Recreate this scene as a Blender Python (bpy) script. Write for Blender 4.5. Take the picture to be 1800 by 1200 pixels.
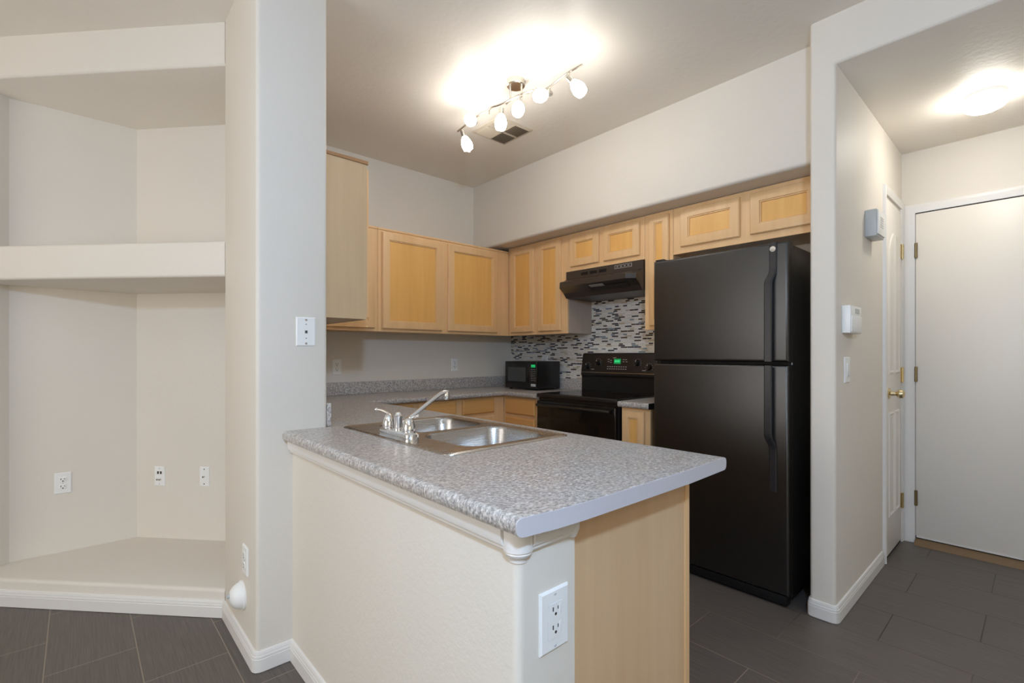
import bpy, bmesh, math, random
from mathutils import Vector, Matrix
random.seed(7)
S = bpy.context.scene
COL = S.collection
for o in list(bpy.data.objects):
    bpy.data.objects.remove(o)

# ------------------------------------------------------------------ camera
cam = bpy.data.cameras.new('camera')
camo = bpy.data.objects.new('camera', cam)
COL.objects.link(camo)
camo.location = (0, 0, 1.2175)
camo.rotation_euler = (math.radians(90), 0, -0.7344)
cam.sensor_width = 36.0
cam.lens = 36.0 * 846.7 / 1800.0
cam.shift_y = 23.1 / 1800.0
cam.clip_start = 0.02
S.camera = camo

# ------------------------------------------------------------------ world, exposure
S.view_settings.view_transform = 'Standard'
S.view_settings.look = 'None'
S.view_settings.exposure = 0.0
S.view_settings.gamma = 1.0
S.view_settings.use_curve_mapping = False
W = bpy.data.worlds.new('world')
S.world = W
W.use_nodes = True
bg = W.node_tree.nodes['Background']
bg.inputs['Color'].default_value = (0.75, 0.86, 1.0, 1)
bg.inputs['Strength'].default_value = 0.25


def area_light(name, loc, rot, sx, sy, power, color):
    l = bpy.data.lights.new(name, 'AREA')
    l.shape = 'RECTANGLE'
    l.size, l.size_y = sx, sy
    l.energy = power
    l.color = color
    o = bpy.data.objects.new(name, l)
    COL.objects.link(o)
    o.location = loc
    o.rotation_euler = rot
    return o


# daylight that enters the two openings of the living room behind the camera
area_light('daylight_south', (-0.4, -3.42, 1.35), (math.radians(114), 0, 0), 2.9, 1.9, 22, (1.0, 0.80, 0.48))
area_light('daylight_west', (-3.02, 1.4, 1.4), (math.radians(114), 0, math.radians(-90)), 2.0, 1.7, 60, (1.0, 0.943, 0.877))


KITCHEN_LAMP_E = 34.0      # emission of each frosted shade of the track light
HALL_LAMP_E = 59.0
LIVING_LAMP_E = 42.0
FLASH_GLOBE_E = 740.0  # added cool globe, in place of a flash above the camera
KITCHEN_BULB_E = 39.0

# ------------------------------------------------------------------ materials


def srgb(r, g, b):
    def c(x):
        x /= 255.0
        return x / 12.92 if x <= 0.04045 else ((x + 0.055) / 1.055) ** 2.4
    return (c(r), c(g), c(b), 1)


class NT:
    def __init__(self, name):
        self.m = bpy.data.materials.new(name)
        self.m.use_nodes = True
        self.t = self.m.node_tree
        self.b = self.t.nodes['Principled BSDF']

    def n(self, typ, **kw):
        nd = self.t.nodes.new(typ)
        for k, v in kw.items():
            if k in nd.inputs:
                nd.inputs[k].default_value = v
            else:
                setattr(nd, k, v)
        return nd

    def l(self, a, b):
        self.t.links.new(a, b)

    def coords(self, scale=(1, 1, 1), kind='Object', rot=(0, 0, 0)):
        tc = self.n('ShaderNodeTexCoord')
        mp = self.n('ShaderNodeMapping')
        mp.inputs['Scale'].default_value = scale
        mp.inputs['Rotation'].default_value = rot
        self.l(tc.outputs[kind], mp.inputs['Vector'])
        return mp.outputs['Vector']

    def ramp(self, fac, stops, interp='LINEAR'):
        r = self.n('ShaderNodeValToRGB')
        r.color_ramp.interpolation = interp
        els = r.color_ramp.elements
        while len(els) < len(stops):
            els.new(0.5)
        for e, (p, c) in zip(els, stops):
            e.position = p
            e.color = c
        self.l(fac, r.inputs['Fac'])
        return r.outputs['Color']

    def bump(self, height, strength=0.2, dist=0.002):
        b = self.n('ShaderNodeBump')
        b.inputs['Strength'].default_value = strength
        b.inputs['Distance'].default_value = dist
        self.l(height, b.inputs['Height'])
        self.l(b.outputs['Normal'], self.b.inputs['Normal'])

    def noise(self, vec, scale=5.0, detail=2.0, rough=0.5):
        n = self.n('ShaderNodeTexNoise')
        n.inputs['Scale'].default_value = scale
        n.inputs['Detail'].default_value = detail
        n.inputs['Roughness'].default_value = rough
        if vec is not None:
            self.l(vec, n.inputs['Vector'])
        return n


def simple(name, color, rough=0.5, metal=0.0, spec=0.5, emit=0.0, emit_color=None, coat=0.0):
    m = NT(name)
    m.b.inputs['Base Color'].default_value = color
    m.b.inputs['Roughness'].default_value = rough
    m.b.inputs['Metallic'].default_value = metal
    m.b.inputs['Specular IOR Level'].default_value = spec
    m.b.inputs['Coat Weight'].default_value = coat
    if emit:
        m.b.inputs['Emission Color'].default_value = emit_color or color
        m.b.inputs['Emission Strength'].default_value = emit
    # faint procedural variation so that no surface is perfectly flat in tone
    v = m.coords()
    n = m.noise(v, 9.0, 3.0)
    mr = m.n('ShaderNodeMapRange')
    mr.inputs['To Min'].default_value = max(0.02, rough - 0.04)
    mr.inputs['To Max'].default_value = min(1.0, rough + 0.04)
    m.l(n.outputs['Fac'], mr.inputs['Value'])
    m.l(mr.outputs['Result'], m.b.inputs['Roughness'])
    return m.m


def paint(name, color, rough, bump, scale=60, spec=0.35):
    m = NT(name)
    v = m.coords()
    n = m.noise(v, 1.3, 3.0)
    c2 = tuple(x * 0.965 for x in color[:3]) + (1,)
    col = m.ramp(n.outputs['Fac'], [(0.3, c2), (0.7, color)])
    m.l(col, m.b.inputs['Base Color'])
    m.b.inputs['Roughness'].default_value = rough
    m.b.inputs['Specular IOR Level'].default_value = spec
    n2 = m.noise(v, scale, 3.0, 0.6)
    m.bump(n2.outputs['Fac'], bump, 0.004)
    return m.m


M = {}
M['wall'] = paint('wall_paint', srgb(226, 219, 208), 0.55, 0.22)
M['ceiling'] = paint('ceiling_paint', srgb(240, 233, 222), 0.46, 0.35, 30, 0.4)
M['trim'] = simple('white_trim', srgb(228, 225, 221), 0.35)
M['door_white'] = simple('door_white', srgb(232, 226, 217), 0.4)
M['plastic_white'] = simple('white_plastic', srgb(240, 240, 238), 0.35)
M['plastic_grey'] = simple('grey_plastic', srgb(196, 198, 198), 0.4)
M['slot'] = simple('dark_slot', srgb(50, 46, 44), 0.6)
M['gap'] = simple('dark_gap', srgb(24, 22, 22), 0.8)
M['chrome'] = simple('chrome', (0.86, 0.86, 0.87, 1), 0.07, 1.0)
M['nickel'] = simple('brushed_nickel', (0.60, 0.57, 0.52, 1), 0.25, 1.0)
M['brass'] = simple('brass', (0.70, 0.58, 0.34, 1), 0.22, 1.0)
M['bronze'] = simple('antique_brass', (0.28, 0.22, 0.12, 1), 0.35, 1.0)
M['cap'] = simple('bare_counter_edge', srgb(194, 191, 196), 0.55)
M['wood_sill'] = simple('threshold_wood', srgb(122, 98, 70), 0.5)
M['black_gloss'] = simple('black_gloss', srgb(20, 18, 17), 0.12, 0.0, 0.5)
M['black_satin'] = simple('black_satin', srgb(27, 25, 24), 0.33, 0.0, 0.5)
M['black_matte'] = simple('black_matte', srgb(17, 16, 16), 0.6, 0.0, 0.3)
M['knob_black'] = simple('knob_black', srgb(14, 13, 13), 0.3)
M['mark_white'] = simple('printed_white', srgb(185, 182, 176), 0.5)
M['screen_dark'] = simple('screen_dark', srgb(64, 66, 66), 0.16)
M['green'] = simple('green_display', srgb(8, 40, 24), 0.3, emit=0.5, emit_color=srgb(20, 180, 96))
M['green_digit'] = simple('green_digit', srgb(30, 160, 90), 0.3, emit=1.6, emit_color=srgb(60, 235, 150))
M['lcd'] = simple('lcd_grey', srgb(178, 181, 176), 0.3)
M['lens'] = simple('lens_grey', srgb(150, 146, 140), 0.35)
M['hood'] = simple('hood_enamel', srgb(56, 47, 42), 0.36, 0.0, 0.6)
M['filter'] = simple('filter_mesh', srgb(58, 54, 50), 0.45, 0.6)
M['lamp'] = simple('frosted_lamp', srgb(255, 250, 240), 0.4, emit=KITCHEN_LAMP_E, emit_color=(1.0, 0.97, 0.91, 1))
M['lamp_bulb'] = simple('lamp_bulb', srgb(255, 250, 240), 0.4, emit=KITCHEN_BULB_E, emit_color=(1.0, 0.94, 0.86, 1))
M['lamp_hall'] = simple('opal_lamp', srgb(255, 250, 240), 0.4, emit=HALL_LAMP_E, emit_color=(1.0, 0.96, 0.876, 1))
M['lamp_living'] = simple('opal_lamp_living', srgb(255, 250, 240), 0.4, emit=LIVING_LAMP_E, emit_color=(1.0, 0.97, 0.85, 1))
M['lamp_flash'] = simple('flash_globe_glow', srgb(255, 255, 255), 0.4, emit=FLASH_GLOBE_E, emit_color=(0.46, 0.68, 1.0, 1))
M['toe'] = simple('toe_kick', srgb(120, 84, 50), 0.6)
M['frame_white'] = simple('window_white', srgb(232, 232, 230), 0.4)


def wood(name, dark, light, rough=0.38, axis='Z', scale=1.0, coat=0.15):
    m = NT(name)
    s = {'Z': (14, 14, 0.9), 'X': (0.9, 14, 14), 'Y': (14, 0.9, 14)}[axis]
    s = tuple(x * scale for x in s)
    v = m.coords(s)
    n = m.noise(v, 2.2, 5.0, 0.55)
    n2 = m.noise(m.coords(tuple(x * 0.25 for x in s)), 2.0, 3.0, 0.6)
    mx = m.n('ShaderNodeMix')
    mx.data_type = 'FLOAT'
    mx.inputs['Factor'].default_value = 0.5
    m.l(n.outputs['Fac'], mx.inputs[2])
    m.l(n2.outputs['Fac'], mx.inputs[3])
    col = m.ramp(mx.outputs[0], [(0.25, dark), (0.75, light)])
    m.l(col, m.b.inputs['Base Color'])
    m.b.inputs['Roughness'].default_value = rough
    m.b.inputs['Coat Weight'].default_value = coat
    m.b.inputs['Coat Roughness'].default_value = 0.25
    m.bump(n.outputs['Fac'], 0.05, 0.001)
    return m.m


M['maple'] = wood('maple_frame', srgb(224, 180, 128), srgb(240, 202, 152))
M['maple_panel'] = wood('maple_panel', srgb(228, 170, 92), srgb(244, 194, 116))
M['maple_h'] = wood('maple_drawer', srgb(214, 156, 88), srgb(234, 182, 114), axis='Y')
M['maple_hx'] = wood('maple_drawer_front', srgb(214, 156, 88), srgb(234, 182, 114), axis='X')
M['lip'] = wood('brown_lip', srgb(160, 118, 80), srgb(180, 138, 98), axis='X')
M['maple_side'] = wood('veneer_side', srgb(208, 172, 132), srgb(222, 190, 152), 0.5, coat=0.0)
M['veneer_pale'] = wood('veneer_pale', srgb(200, 170, 132), srgb(216, 188, 150), 0.5, coat=0.0)
M['veneer_grey'] = wood('veneer_grey', srgb(188, 168, 150), srgb(198, 178, 160), 0.5, coat=0.0)


def laminate():
    m = NT('granite_laminate')
    v = m.coords((1, 1, 1))
    n1 = m.noise(v, 125.0, 4.0, 0.75)
    n2 = m.noise(m.coords((1.0, 1.7, 1.0), rot=(0.2, 0.3, 0.7)), 88.0, 3.0, 0.7)
    n3 = m.noise(v, 7.0, 2.0, 0.5)
    c1 = m.ramp(n1.outputs['Fac'], [(0.38, srgb(58, 62, 72)), (0.45, srgb(136, 133, 132)), (0.53, srgb(190, 182, 174)), (0.61, srgb(246, 245, 243))])
    c2 = m.ramp(n2.outputs['Fac'], [(0.38, srgb(84, 90, 102)), (0.47, srgb(168, 158, 149)), (0.60, srgb(236, 232, 226))])
    c3 = m.ramp(n3.outputs['Fac'], [(0.35, srgb(184, 168, 157)), (0.65, srgb(172, 174, 176))])
    mx = m.n('ShaderNodeMix'); mx.data_type = 'RGBA'; mx.inputs['Factor'].default_value = 0.5
    m.l(c1, mx.inputs[6]); m.l(c2, mx.inputs[7])
    mx2 = m.n('ShaderNodeMix'); mx2.data_type = 'RGBA'; mx2.inputs['Factor'].default_value = 0.25
    m.l(mx.outputs[2], mx2.inputs[6]); m.l(c3, mx2.inputs[7])
    m.l(mx2.outputs[2], m.b.inputs['Base Color'])
    m.b.inputs['Roughness'].default_value = 0.3
    m.b.inputs['Specular IOR Level'].default_value = 0.5
    m.bump(n1.outputs['Fac'], 0.06, 0.001)
    return m.m


M['laminate'] = laminate()


def steel():
    m = NT('stainless_steel')
    v = m.coords((3, 120, 120))
    n = m.noise(v, 3.0, 3.0)
    m.b.inputs['Base Color'].default_value = (0.50, 0.49, 0.48, 1)
    m.b.inputs['Metallic'].default_value = 1.0
    mr = m.n('ShaderNodeMapRange')
    mr.inputs['To Min'].default_value = 0.2
    mr.inputs['To Max'].default_value = 0.34
    m.l(n.outputs['Fac'], mr.inputs['Value'])
    m.l(mr.outputs['Result'], m.b.inputs['Roughness'])
    return m.m


M['steel'] = steel()


def fridge_black():
    m = NT('textured_black_steel')
    v = m.coords()
    n = m.noise(v, 420.0, 2.0, 0.6)
    m.b.inputs['Base Color'].default_value = srgb(15, 13, 12)
    m.b.inputs['Roughness'].default_value = 0.34
    m.b.inputs['Specular IOR Level'].default_value = 1.0
    m.bump(n.outputs['Fac'], 0.35, 0.0012)
    return m.m


M['fridge'] = fridge_black()


def floor_mat():
    m = NT('grey_plank_tile')
    tc = m.n('ShaderNodeTexCoord')
    br = m.n('ShaderNodeTexBrick')
    br.offset = 0.5
    br.offset_frequency = 2
    br.inputs['Color1'].default_value = (0.0, 0.0, 0.0, 1)
    br.inputs['Color2'].default_value = (1, 1, 1, 1)
    br.inputs['Mortar'].default_value = (0, 0, 0, 1)
    br.inputs['Scale'].default_value = 1.0
    br.inputs['Mortar Size'].default_value = 0.007
    br.inputs['Mortar Smooth'].default_value = 0.1
    br.inputs['Bias'].default_value = 0.0
    br.inputs['Brick Width'].default_value = 1.986
    br.inputs['Row Height'].default_value = 1.0
    m.l(tc.outputs['UV'], br.inputs['Vector'])
    v = m.coords((70, 1.6, 1))
    n = m.noise(v, 3.0, 4.0, 0.6)
    col = m.ramp(n.outputs['Fac'], [(0.3, srgb(87, 80, 74)), (0.7, srgb(109, 101, 94))])
    tint = m.ramp(br.outputs['Color'], [(0.0, (0.92, 0.92, 0.92, 1)), (1.0, (1.04, 1.03, 1.02, 1))])
    mu = m.n('ShaderNodeMix'); mu.data_type = 'RGBA'; mu.blend_type = 'MULTIPLY'; mu.inputs['Factor'].default_value = 1.0
    m.l(col, mu.inputs[6]); m.l(tint, mu.inputs[7])
    mx = m.n('ShaderNodeMix'); mx.data_type = 'RGBA'
    m.l(br.outputs['Fac'], mx.inputs['Factor'])
    m.l(mu.outputs[2], mx.inputs[6])
    # grout colour goes from pale in the living room to dark in the hall
    geo = m.n('ShaderNodeTexCoord')
    sep = m.n('ShaderNodeSeparateXYZ')
    m.l(geo.outputs['Object'], sep.inputs['Vector'])
    mr = m.n('ShaderNodeMapRange')
    mr.inputs['From Min'].default_value = 2.0
    mr.inputs['From Max'].default_value = 2.6
    m.l(sep.outputs['X'], mr.inputs['Value'])
    gc = m.ramp(mr.outputs['Result'], [(0.0, srgb(140, 128, 114)), (1.0, srgb(58, 52, 46))])
    m.l(gc, mx.inputs[7])
    m.l(mx.outputs[2], m.b.inputs['Base Color'])
    m.b.inputs['Roughness'].default_value = 0.42
    m.b.inputs['Specular IOR Level'].default_value = 0.4
    inv = m.n('ShaderNodeMath'); inv.operation = 'SUBTRACT'; inv.inputs[0].default_value = 1.0
    m.l(br.outputs['Fac'], inv.inputs[1])
    ad = m.n('ShaderNodeMath'); ad.operation = 'MULTIPLY_ADD'; ad.inputs[1].default_value = 0.12
    m.l(n.outputs['Fac'], ad.inputs[0]); m.l(inv.outputs[0], ad.inputs[2])
    m.bump(ad.outputs[0], 0.4, 0.0015)
    return m.m


M['floor'] = floor_mat()


def mosaic():
    m = NT('glass_strip_mosaic')
    tc = m.n('ShaderNodeTexCoord')
    sep = m.n('ShaderNodeSeparateXYZ')
    m.l(tc.outputs['Object'], sep.inputs['Vector'])
    cb = m.n('ShaderNodeCombineXYZ')
    m.l(sep.outputs['Y'], cb.inputs['X'])
    m.l(sep.outputs['Z'], cb.inputs['Y'])
    br = m.n('ShaderNodeTexBrick')
    br.offset = 0.37
    br.offset_frequency = 2
    br.squash = 0.62
    br.squash_frequency = 3
    br.inputs['Color1'].default_value = (0, 0, 0, 1)
    br.inputs['Color2'].default_value = (1, 1, 1, 1)
    br.inputs['Mortar'].default_value = (0.5, 0.5, 0.5, 1)
    br.inputs['Scale'].default_value = 1.0
    br.inputs['Mortar Size'].default_value = 0.0012
    br.inputs['Bias'].default_value = 0.0
    br.inputs['Brick Width'].default_value = 0.062
    br.inputs['Row Height'].default_value = 0.0125
    m.l(cb.outputs['Vector'], br.inputs['Vector'])
    stops = [(0.0, srgb(62, 64, 72)), (0.10, srgb(236, 232, 224)), (0.30, srgb(222, 217, 208)), (0.40, srgb(82, 70, 60)),
             (0.47, srgb(240, 236, 228)), (0.64, srgb(134, 144, 152)), (0.70, srgb(230, 222, 208)), (0.88, srgb(200, 184, 160)),
             (0.93, srgb(52, 54, 64))]
    col = m.ramp(br.outputs['Color'], stops, 'CONSTANT')
    mx = m.n('ShaderNodeMix'); mx.data_type = 'RGBA'
    m.l(br.outputs['Fac'], mx.inputs['Factor'])
    m.l(col, mx.inputs[6])
    mx.inputs[7].default_value = srgb(214, 210, 202)
    m.l(mx.outputs[2], m.b.inputs['Base Color'])
    m.b.inputs['Roughness'].default_value = 0.22
    inv = m.n('ShaderNodeMath'); inv.operation = 'SUBTRACT'; inv.inputs[0].default_value = 1.0
    m.l(br.outputs['Fac'], inv.inputs[1])
    m.bump(inv.outputs[0], 0.4, 0.001)
    return m.m


M['mosaic'] = mosaic()

# ------------------------------------------------------------------ mesh helpers


class MB:
    """collects bevelled boxes, prisms, lathes and tubes into one mesh"""

    def __init__(self):
        self.bm = bmesh.new()

    def _take(self, b):
        me = bpy.data.meshes.new('tmp')
        b.to_mesh(me)
        b.free()
        self.bm.from_mesh(me)
        bpy.data.meshes.remove(me)
        return self

    def box(self, x0, x1, y0, y1, z0, z1, bevel=0.0, seg=2, keep=None):
        b = bmesh.new()
        bmesh.ops.create_cube(b, size=1.0)
        for v in b.verts:
            v.co = Vector(((x0 + x1) / 2 + v.co.x * (x1 - x0), (y0 + y1) / 2 + v.co.y * (y1 - y0), (z0 + z1) / 2 + v.co.z * (z1 - z0)))
        if bevel > 0:
            es = [e for e in b.edges if keep is None or keep((e.verts[0].co + e.verts[1].co) / 2)]
            if es:
                bmesh.ops.bevel(b, geom=es, offset=bevel, segments=seg, affect='EDGES', profile=0.5, clamp_overlap=True)
        return self._take(b)

    def prism(self, poly, a0, a1, axis='Z', bevel=0.0, seg=3, keep=None):
        """poly in the plane normal to axis: Z -> (x,y), X -> (y,z), Y -> (x,z)"""
        b = bmesh.new()

        def P(p, a):
            return {'Z': (p[0], p[1], a), 'X': (a, p[0], p[1]), 'Y': (p[0], a, p[1])}[axis]
        f0 = [b.verts.new(P(p, a0)) for p in poly]
        f1 = [b.verts.new(P(p, a1)) for p in poly]
        n = len(poly)
        b.faces.new(f0)
        b.faces.new(f1)
        for i in range(n):
            j = (i + 1) % n
            b.faces.new((f0[i], f0[j], f1[j], f1[i]))
        bmesh.ops.recalc_face_normals(b, faces=b.faces)
        if bevel > 0:
            es = [e for e in b.edges if keep is None or keep((e.verts[0].co + e.verts[1].co) / 2)]
            if es:
                bmesh.ops.bevel(b, geom=es, offset=bevel, segments=seg, affect='EDGES', profile=0.5, clamp_overlap=True)
        return self._take(b)

    def lathe(self, prof, origin=(0, 0, 0), axis=(0, 0, 1), seg=24, caps=True):
        """prof: list of (radius, height) along axis"""
        b = bmesh.new()
        q = Vector((0, 0, 1)).rotation_difference(Vector(axis).normalized())
        o = Vector(origin)
        rings = []
        for r, h in prof:
            if r < 1e-5:
                rings.append([b.verts.new(o + q @ Vector((0, 0, h)))])
            else:
                rings.append([b.verts.new(o + q @ Vector((r * math.cos(2 * math.pi * k / seg), r * math.sin(2 * math.pi * k / seg), h))) for k in range(seg)])
        for A, B in zip(rings, rings[1:]):
            for k in range(seg):
                j = (k + 1) % seg
                if len(A) == 1 and len(B) == 1:
                    continue
                if len(A) == 1:
                    b.faces.new((A[0], B[j], B[k]))
                elif len(B) == 1:
                    b.faces.new((A[k], A[j], B[0]))
                else:
                    b.faces.new((A[k], A[j], B[j], B[k]))
        if caps:
            for R in (rings[0], rings[-1]):
                if len(R) > 2:
                    b.faces.new(R)
        bmesh.ops.recalc_face_normals(b, faces=b.faces)
        return self._take(b)

    def cyl(self, p0, p1, r0, r1=None, seg=20):
        p0, p1 = Vector(p0), Vector(p1)
        r1 = r0 if r1 is None else r1
        return self.lathe([(r0, 0), (r1, (p1 - p0).length)], p0, p1 - p0, seg)

    def tube(self, pts, r, seg=10, smooth=1):
        pts = [Vector(p) for p in pts]
        for _ in range(smooth):
            q = [pts[0]]
            for a, c in zip(pts, pts[1:]):
                q += [a.lerp(c, 0.25), a.lerp(c, 0.75)]
            q.append(pts[-1])
            pts = q
        b = bmesh.new()
        rings = []
        up = Vector((0, 0, 1))
        n = len(pts)
        for i, p in enumerate(pts):
            t = (pts[min(i + 1, n - 1)] - pts[max(i - 1, 0)]).normalized()
            s = t.cross(up)
            if s.length < 1e-3:
                s = t.cross(Vector((1, 0, 0)))
            s.normalize()
            w = s.cross(t).normalized()
            rr = r[0] + (r[1] - r[0]) * i / (n - 1) if isinstance(r, (tuple, list)) else r
            rings.append([b.verts.new(p + s * rr * math.cos(2 * math.pi * k / seg) + w * rr * math.sin(2 * math.pi * k / seg)) for k in range(seg)])
        for A, B in zip(rings, rings[1:]):
            for k in range(seg):
                j = (k + 1) % seg
                b.faces.new((A[k], A[j], B[j], B[k]))
        b.faces.new(rings[0])
        b.faces.new(rings[-1])
        bmesh.ops.recalc_face_normals(b, faces=b.faces)
        return self._take(b)

    def sphere(self, c, r, squash=(1, 1, 1)):
        b = bmesh.new()
        bmesh.ops.create_uvsphere(b, u_segments=20, v_segments=12, radius=r)
        for v in b.verts:
            v.co = Vector(c) + Vector((v.co.x * squash[0], v.co.y * squash[1], v.co.z * squash[2]))
        return self._take(b)

    def loft(self, loops, cap0=True, cap1=True):
        b = bmesh.new()
        R = [[b.verts.new(p) for p in L] for L in loops]
        n = len(R[0])
        for A, B in zip(R, R[1:]):
            for k in range(n):
                j = (k + 1) % n
                b.faces.new((A[k], A[j], B[j], B[k]))
        if cap0:
            b.faces.new(R[0])
        if cap1:
            b.faces.new(R[-1])
        bmesh.ops.recalc_face_normals(b, faces=b.faces)
        return self._take(b)

    def moved(self, O, U, V, N):
        """local (u, v, n) coordinates to world"""
        mat = Matrix((Vector(U), Vector(V), Vector(N))).transposed()
        for v in self.bm.verts:
            v.co = Vector(O) + mat @ v.co
        bmesh.ops.recalc_face_normals(self.bm, faces=self.bm.faces)
        return self


OFF = {}


def link(name, mb, mat, parent=None, base=None, angle=35, facemat=None):
    bm = mb.bm
    off = OFF[parent.name] if parent is not None else Vector(base) if base is not None else Vector((0, 0, 0))
    for v in bm.verts:
        v.co -= off
    me = bpy.data.meshes.new(name)
    bm.to_mesh(me)
    bm.free()
    mats = mat if isinstance(mat, (list, tuple)) else [mat]
    for q in mats:
        me.materials.append(q)
    if facemat:
        for p in me.polygons:
            p.material_index = facemat(p.center + off, p.normal)
    for p in me.polygons:
        p.use_smooth = True
    me.set_sharp_from_angle(angle=math.radians(angle))
    o = bpy.data.objects.new(name, me)
    COL.objects.link(o)
    OFF[o.name] = off
    if parent is not None:
        o.parent = parent
    else:
        o.location = off
    return o


def tag(o, label, cat, group=None):
    o['label'] = label
    o['category'] = cat
    if group:
        o['group'] = group
    return o


def thing(name, base, label, cat, group=None):
    o = bpy.data.objects.new(name, None)
    o.empty_display_size = 0.05
    COL.objects.link(o)
    o.location = base
    OFF[o.name] = Vector(base)
    return tag(o, label, cat, group)


def struct(name, mb, mat, facemat=None, angle=35, parent=None):
    o = link(name, mb, mat, parent=parent, facemat=facemat, angle=angle)
    if parent is None:
        o['kind'] = 'structure'
    return o


def rect(x0, x1, y0, y1, r, z, seg=6):
    """rounded rectangle loop, counter-clockwise"""
    out = []
    for cx, cy, a0 in ((x1 - r, y1 - r, 0), (x0 + r, y1 - r, 90), (x0 + r, y0 + r, 180), (x1 - r, y0 + r, 270)):
        for k in range(seg + 1):
            a = math.radians(a0 + 90 * k / seg)
            out.append((cx + r * math.cos(a), cy + r * math.sin(a), z))
    return out


# ------------------------------------------------------------------ room shell
CEIL = 2.76
HALLZ = 2.537
# floor with one strip of quads per row of tiles, UV in tile rows
rows = [-3.1 + 0.2946 * k for k in range(11)]
rows = [r for r in rows if r < -0.2] + [-0.095, 0.185, 0.46, 0.755, 1.05, 1.345, 1.64, 1.935, 2.23, 2.53, 2.84, 3.155, 3.468, 3.79, 4.1, 4.2]
i0 = rows.index(-0.095)
bm = bmesh.new()
uvl = bm.loops.layers.uv.new('UVMap')
y0, y1 = -3.6, 4.4
for i in range(len(rows) - 1):
    a, b_ = rows[i], rows[i + 1]
    vs = [bm.verts.new(p) for p in ((a, y0, 0), (b_, y0, 0), (b_, y1, 0), (a, y1, 0))]
    f = bm.faces.new(vs)
    r0 = i - i0
    for lp, rr in zip(f.loops, (r0, r0 + 1, r0 + 1, r0)):
        lp[uvl].uv = ((lp.vert.co.y - 0.185) / 0.296 + 1.986 * 20, rr + 41)
bmesh.ops.remove_doubles(bm, verts=bm.verts, dist=1e-5)
fl = MB()
fl.bm.free()
fl.bm = bm
floor = struct('floor', fl, M['floor'])
sub = MB().box(-3.2, 4.3, -3.7, 4.5, -0.12, -0.002)
struct('floor_slab', sub, M['gap'])

struct('ceiling', MB().box(-3.2, 3.35, -3.7, 4.5, CEIL, CEIL + 0.1), M['ceiling'])

# west wall of the kitchen: column, wall between kitchen and niche, niche back, front of living-room wall
XP, XP2, YP = 0.5085, 0.7816, 2.024
A = (XP, 2.552)
NICHE = [A, (0.685, 2.73), (0.685, 3.17), (0.265, 3.64), (-0.265, 3.64), (-0.386, 3.519)]
D = Vector((-0.6775, 0.7355))
far = (-0.386 + D.x * 1.15, 3.519 + D.y * 1.15)
poly = [(XP, YP), (XP2, YP), (XP2, 4.42), far] + list(reversed(NICHE))
poly = poly[:2] + [(XP2, 4.42), (far[0], 4.42), far] + list(reversed(NICHE))


def corner_is(pts, tol=0.01):
    return lambda c: any(abs(c.x - p[0]) < tol and abs(c.y - p[1]) < tol for p in pts)


struct('wall_west', MB().prism(poly, 0, CEIL, 'Z', 0.016, 4, corner_is([(XP, YP), (XP2, YP), A])), M['wall'])
fz = lambda z0, z1: (lambda c: (abs(c.z - z0) < 1e-3 or abs(c.z - z1) < 1e-3) and abs((c.x - XP) * 0.7355 + (c.y - 2.552) * 0.6775) < 0.004)
cm = lambda c, n: 1 if n.z < -0.7 else 0
struct('wall_niche_header', MB().prism(NICHE, 2.562, CEIL, 'Z', 0.014, 4, fz(2.562, 9)), [M['wall'], M['ceiling']], cm)
struct('wall_niche_shelf', MB().prism(NICHE, 1.58, 1.747, 'Z', 0.014, 4, fz(1.58, 1.747)), M['wall'])
struct('wall_niche_base', MB().prism(NICHE, 0, 0.129, 'Z', 0.016, 4, fz(9, 0.129)), M['wall'])

XE, YN, XS, ZS = 3.2, 3.55, 2.723, 2.172
XST, YS0, YH = 2.5486, 0.7415, 0.6364
struct('wall_north', MB().box(XP2, XE + 0.1, YN, YN + 0.1, 0, CEIL), M['wall'])
struct('wall_east', MB().box(XE, XE + 0.1, YS0, YN, 0, CEIL), M['wall'])
struct('wall_soffit', MB().prism([(XS, ZS), (XE, ZS), (XE, CEIL), (XS, CEIL)], YS0, YN, 'Y', 0.022, 4,
                                 lambda c: abs(c.x - XS) < 1e-3 and abs(c.z - ZS) < 1e-3), M['wall'])
# stub wall beside the fridge, header over the hall opening and the hall's lowered ceiling
XD = 4.042
Lp = [(YS0, 0), (YS0, CEIL), (-0.95, CEIL), (-0.95, HALLZ), (YH, HALLZ), (YH, 0)]


def hall_keep(c):
    f_ = abs(c.x - XST) < 1e-3
    return f_ and (abs(c.y - YS0) < 1e-3 or (abs(c.y - YH) < 1e-3) or (abs(c.z - HALLZ) < 1e-3))


struct('wall_hall', MB().prism(Lp, XST, XD + 0.12, 'X', 0.016, 4, hall_keep), [M['wall'], M['ceiling']], cm)
struct('wall_hall_end', MB().box(XD, XD + 0.12, -0.95, YH, 0, HALLZ), M['wall'])
struct('wall_hall_right', MB().box(XST, XD + 0.12, -1.1, -0.95, 0, CEIL), M['wall'])
struct('wall_living_east', MB().box(XST, XST + 0.12, -3.6, -1.1, 0, CEIL), M['wall'])
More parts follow.
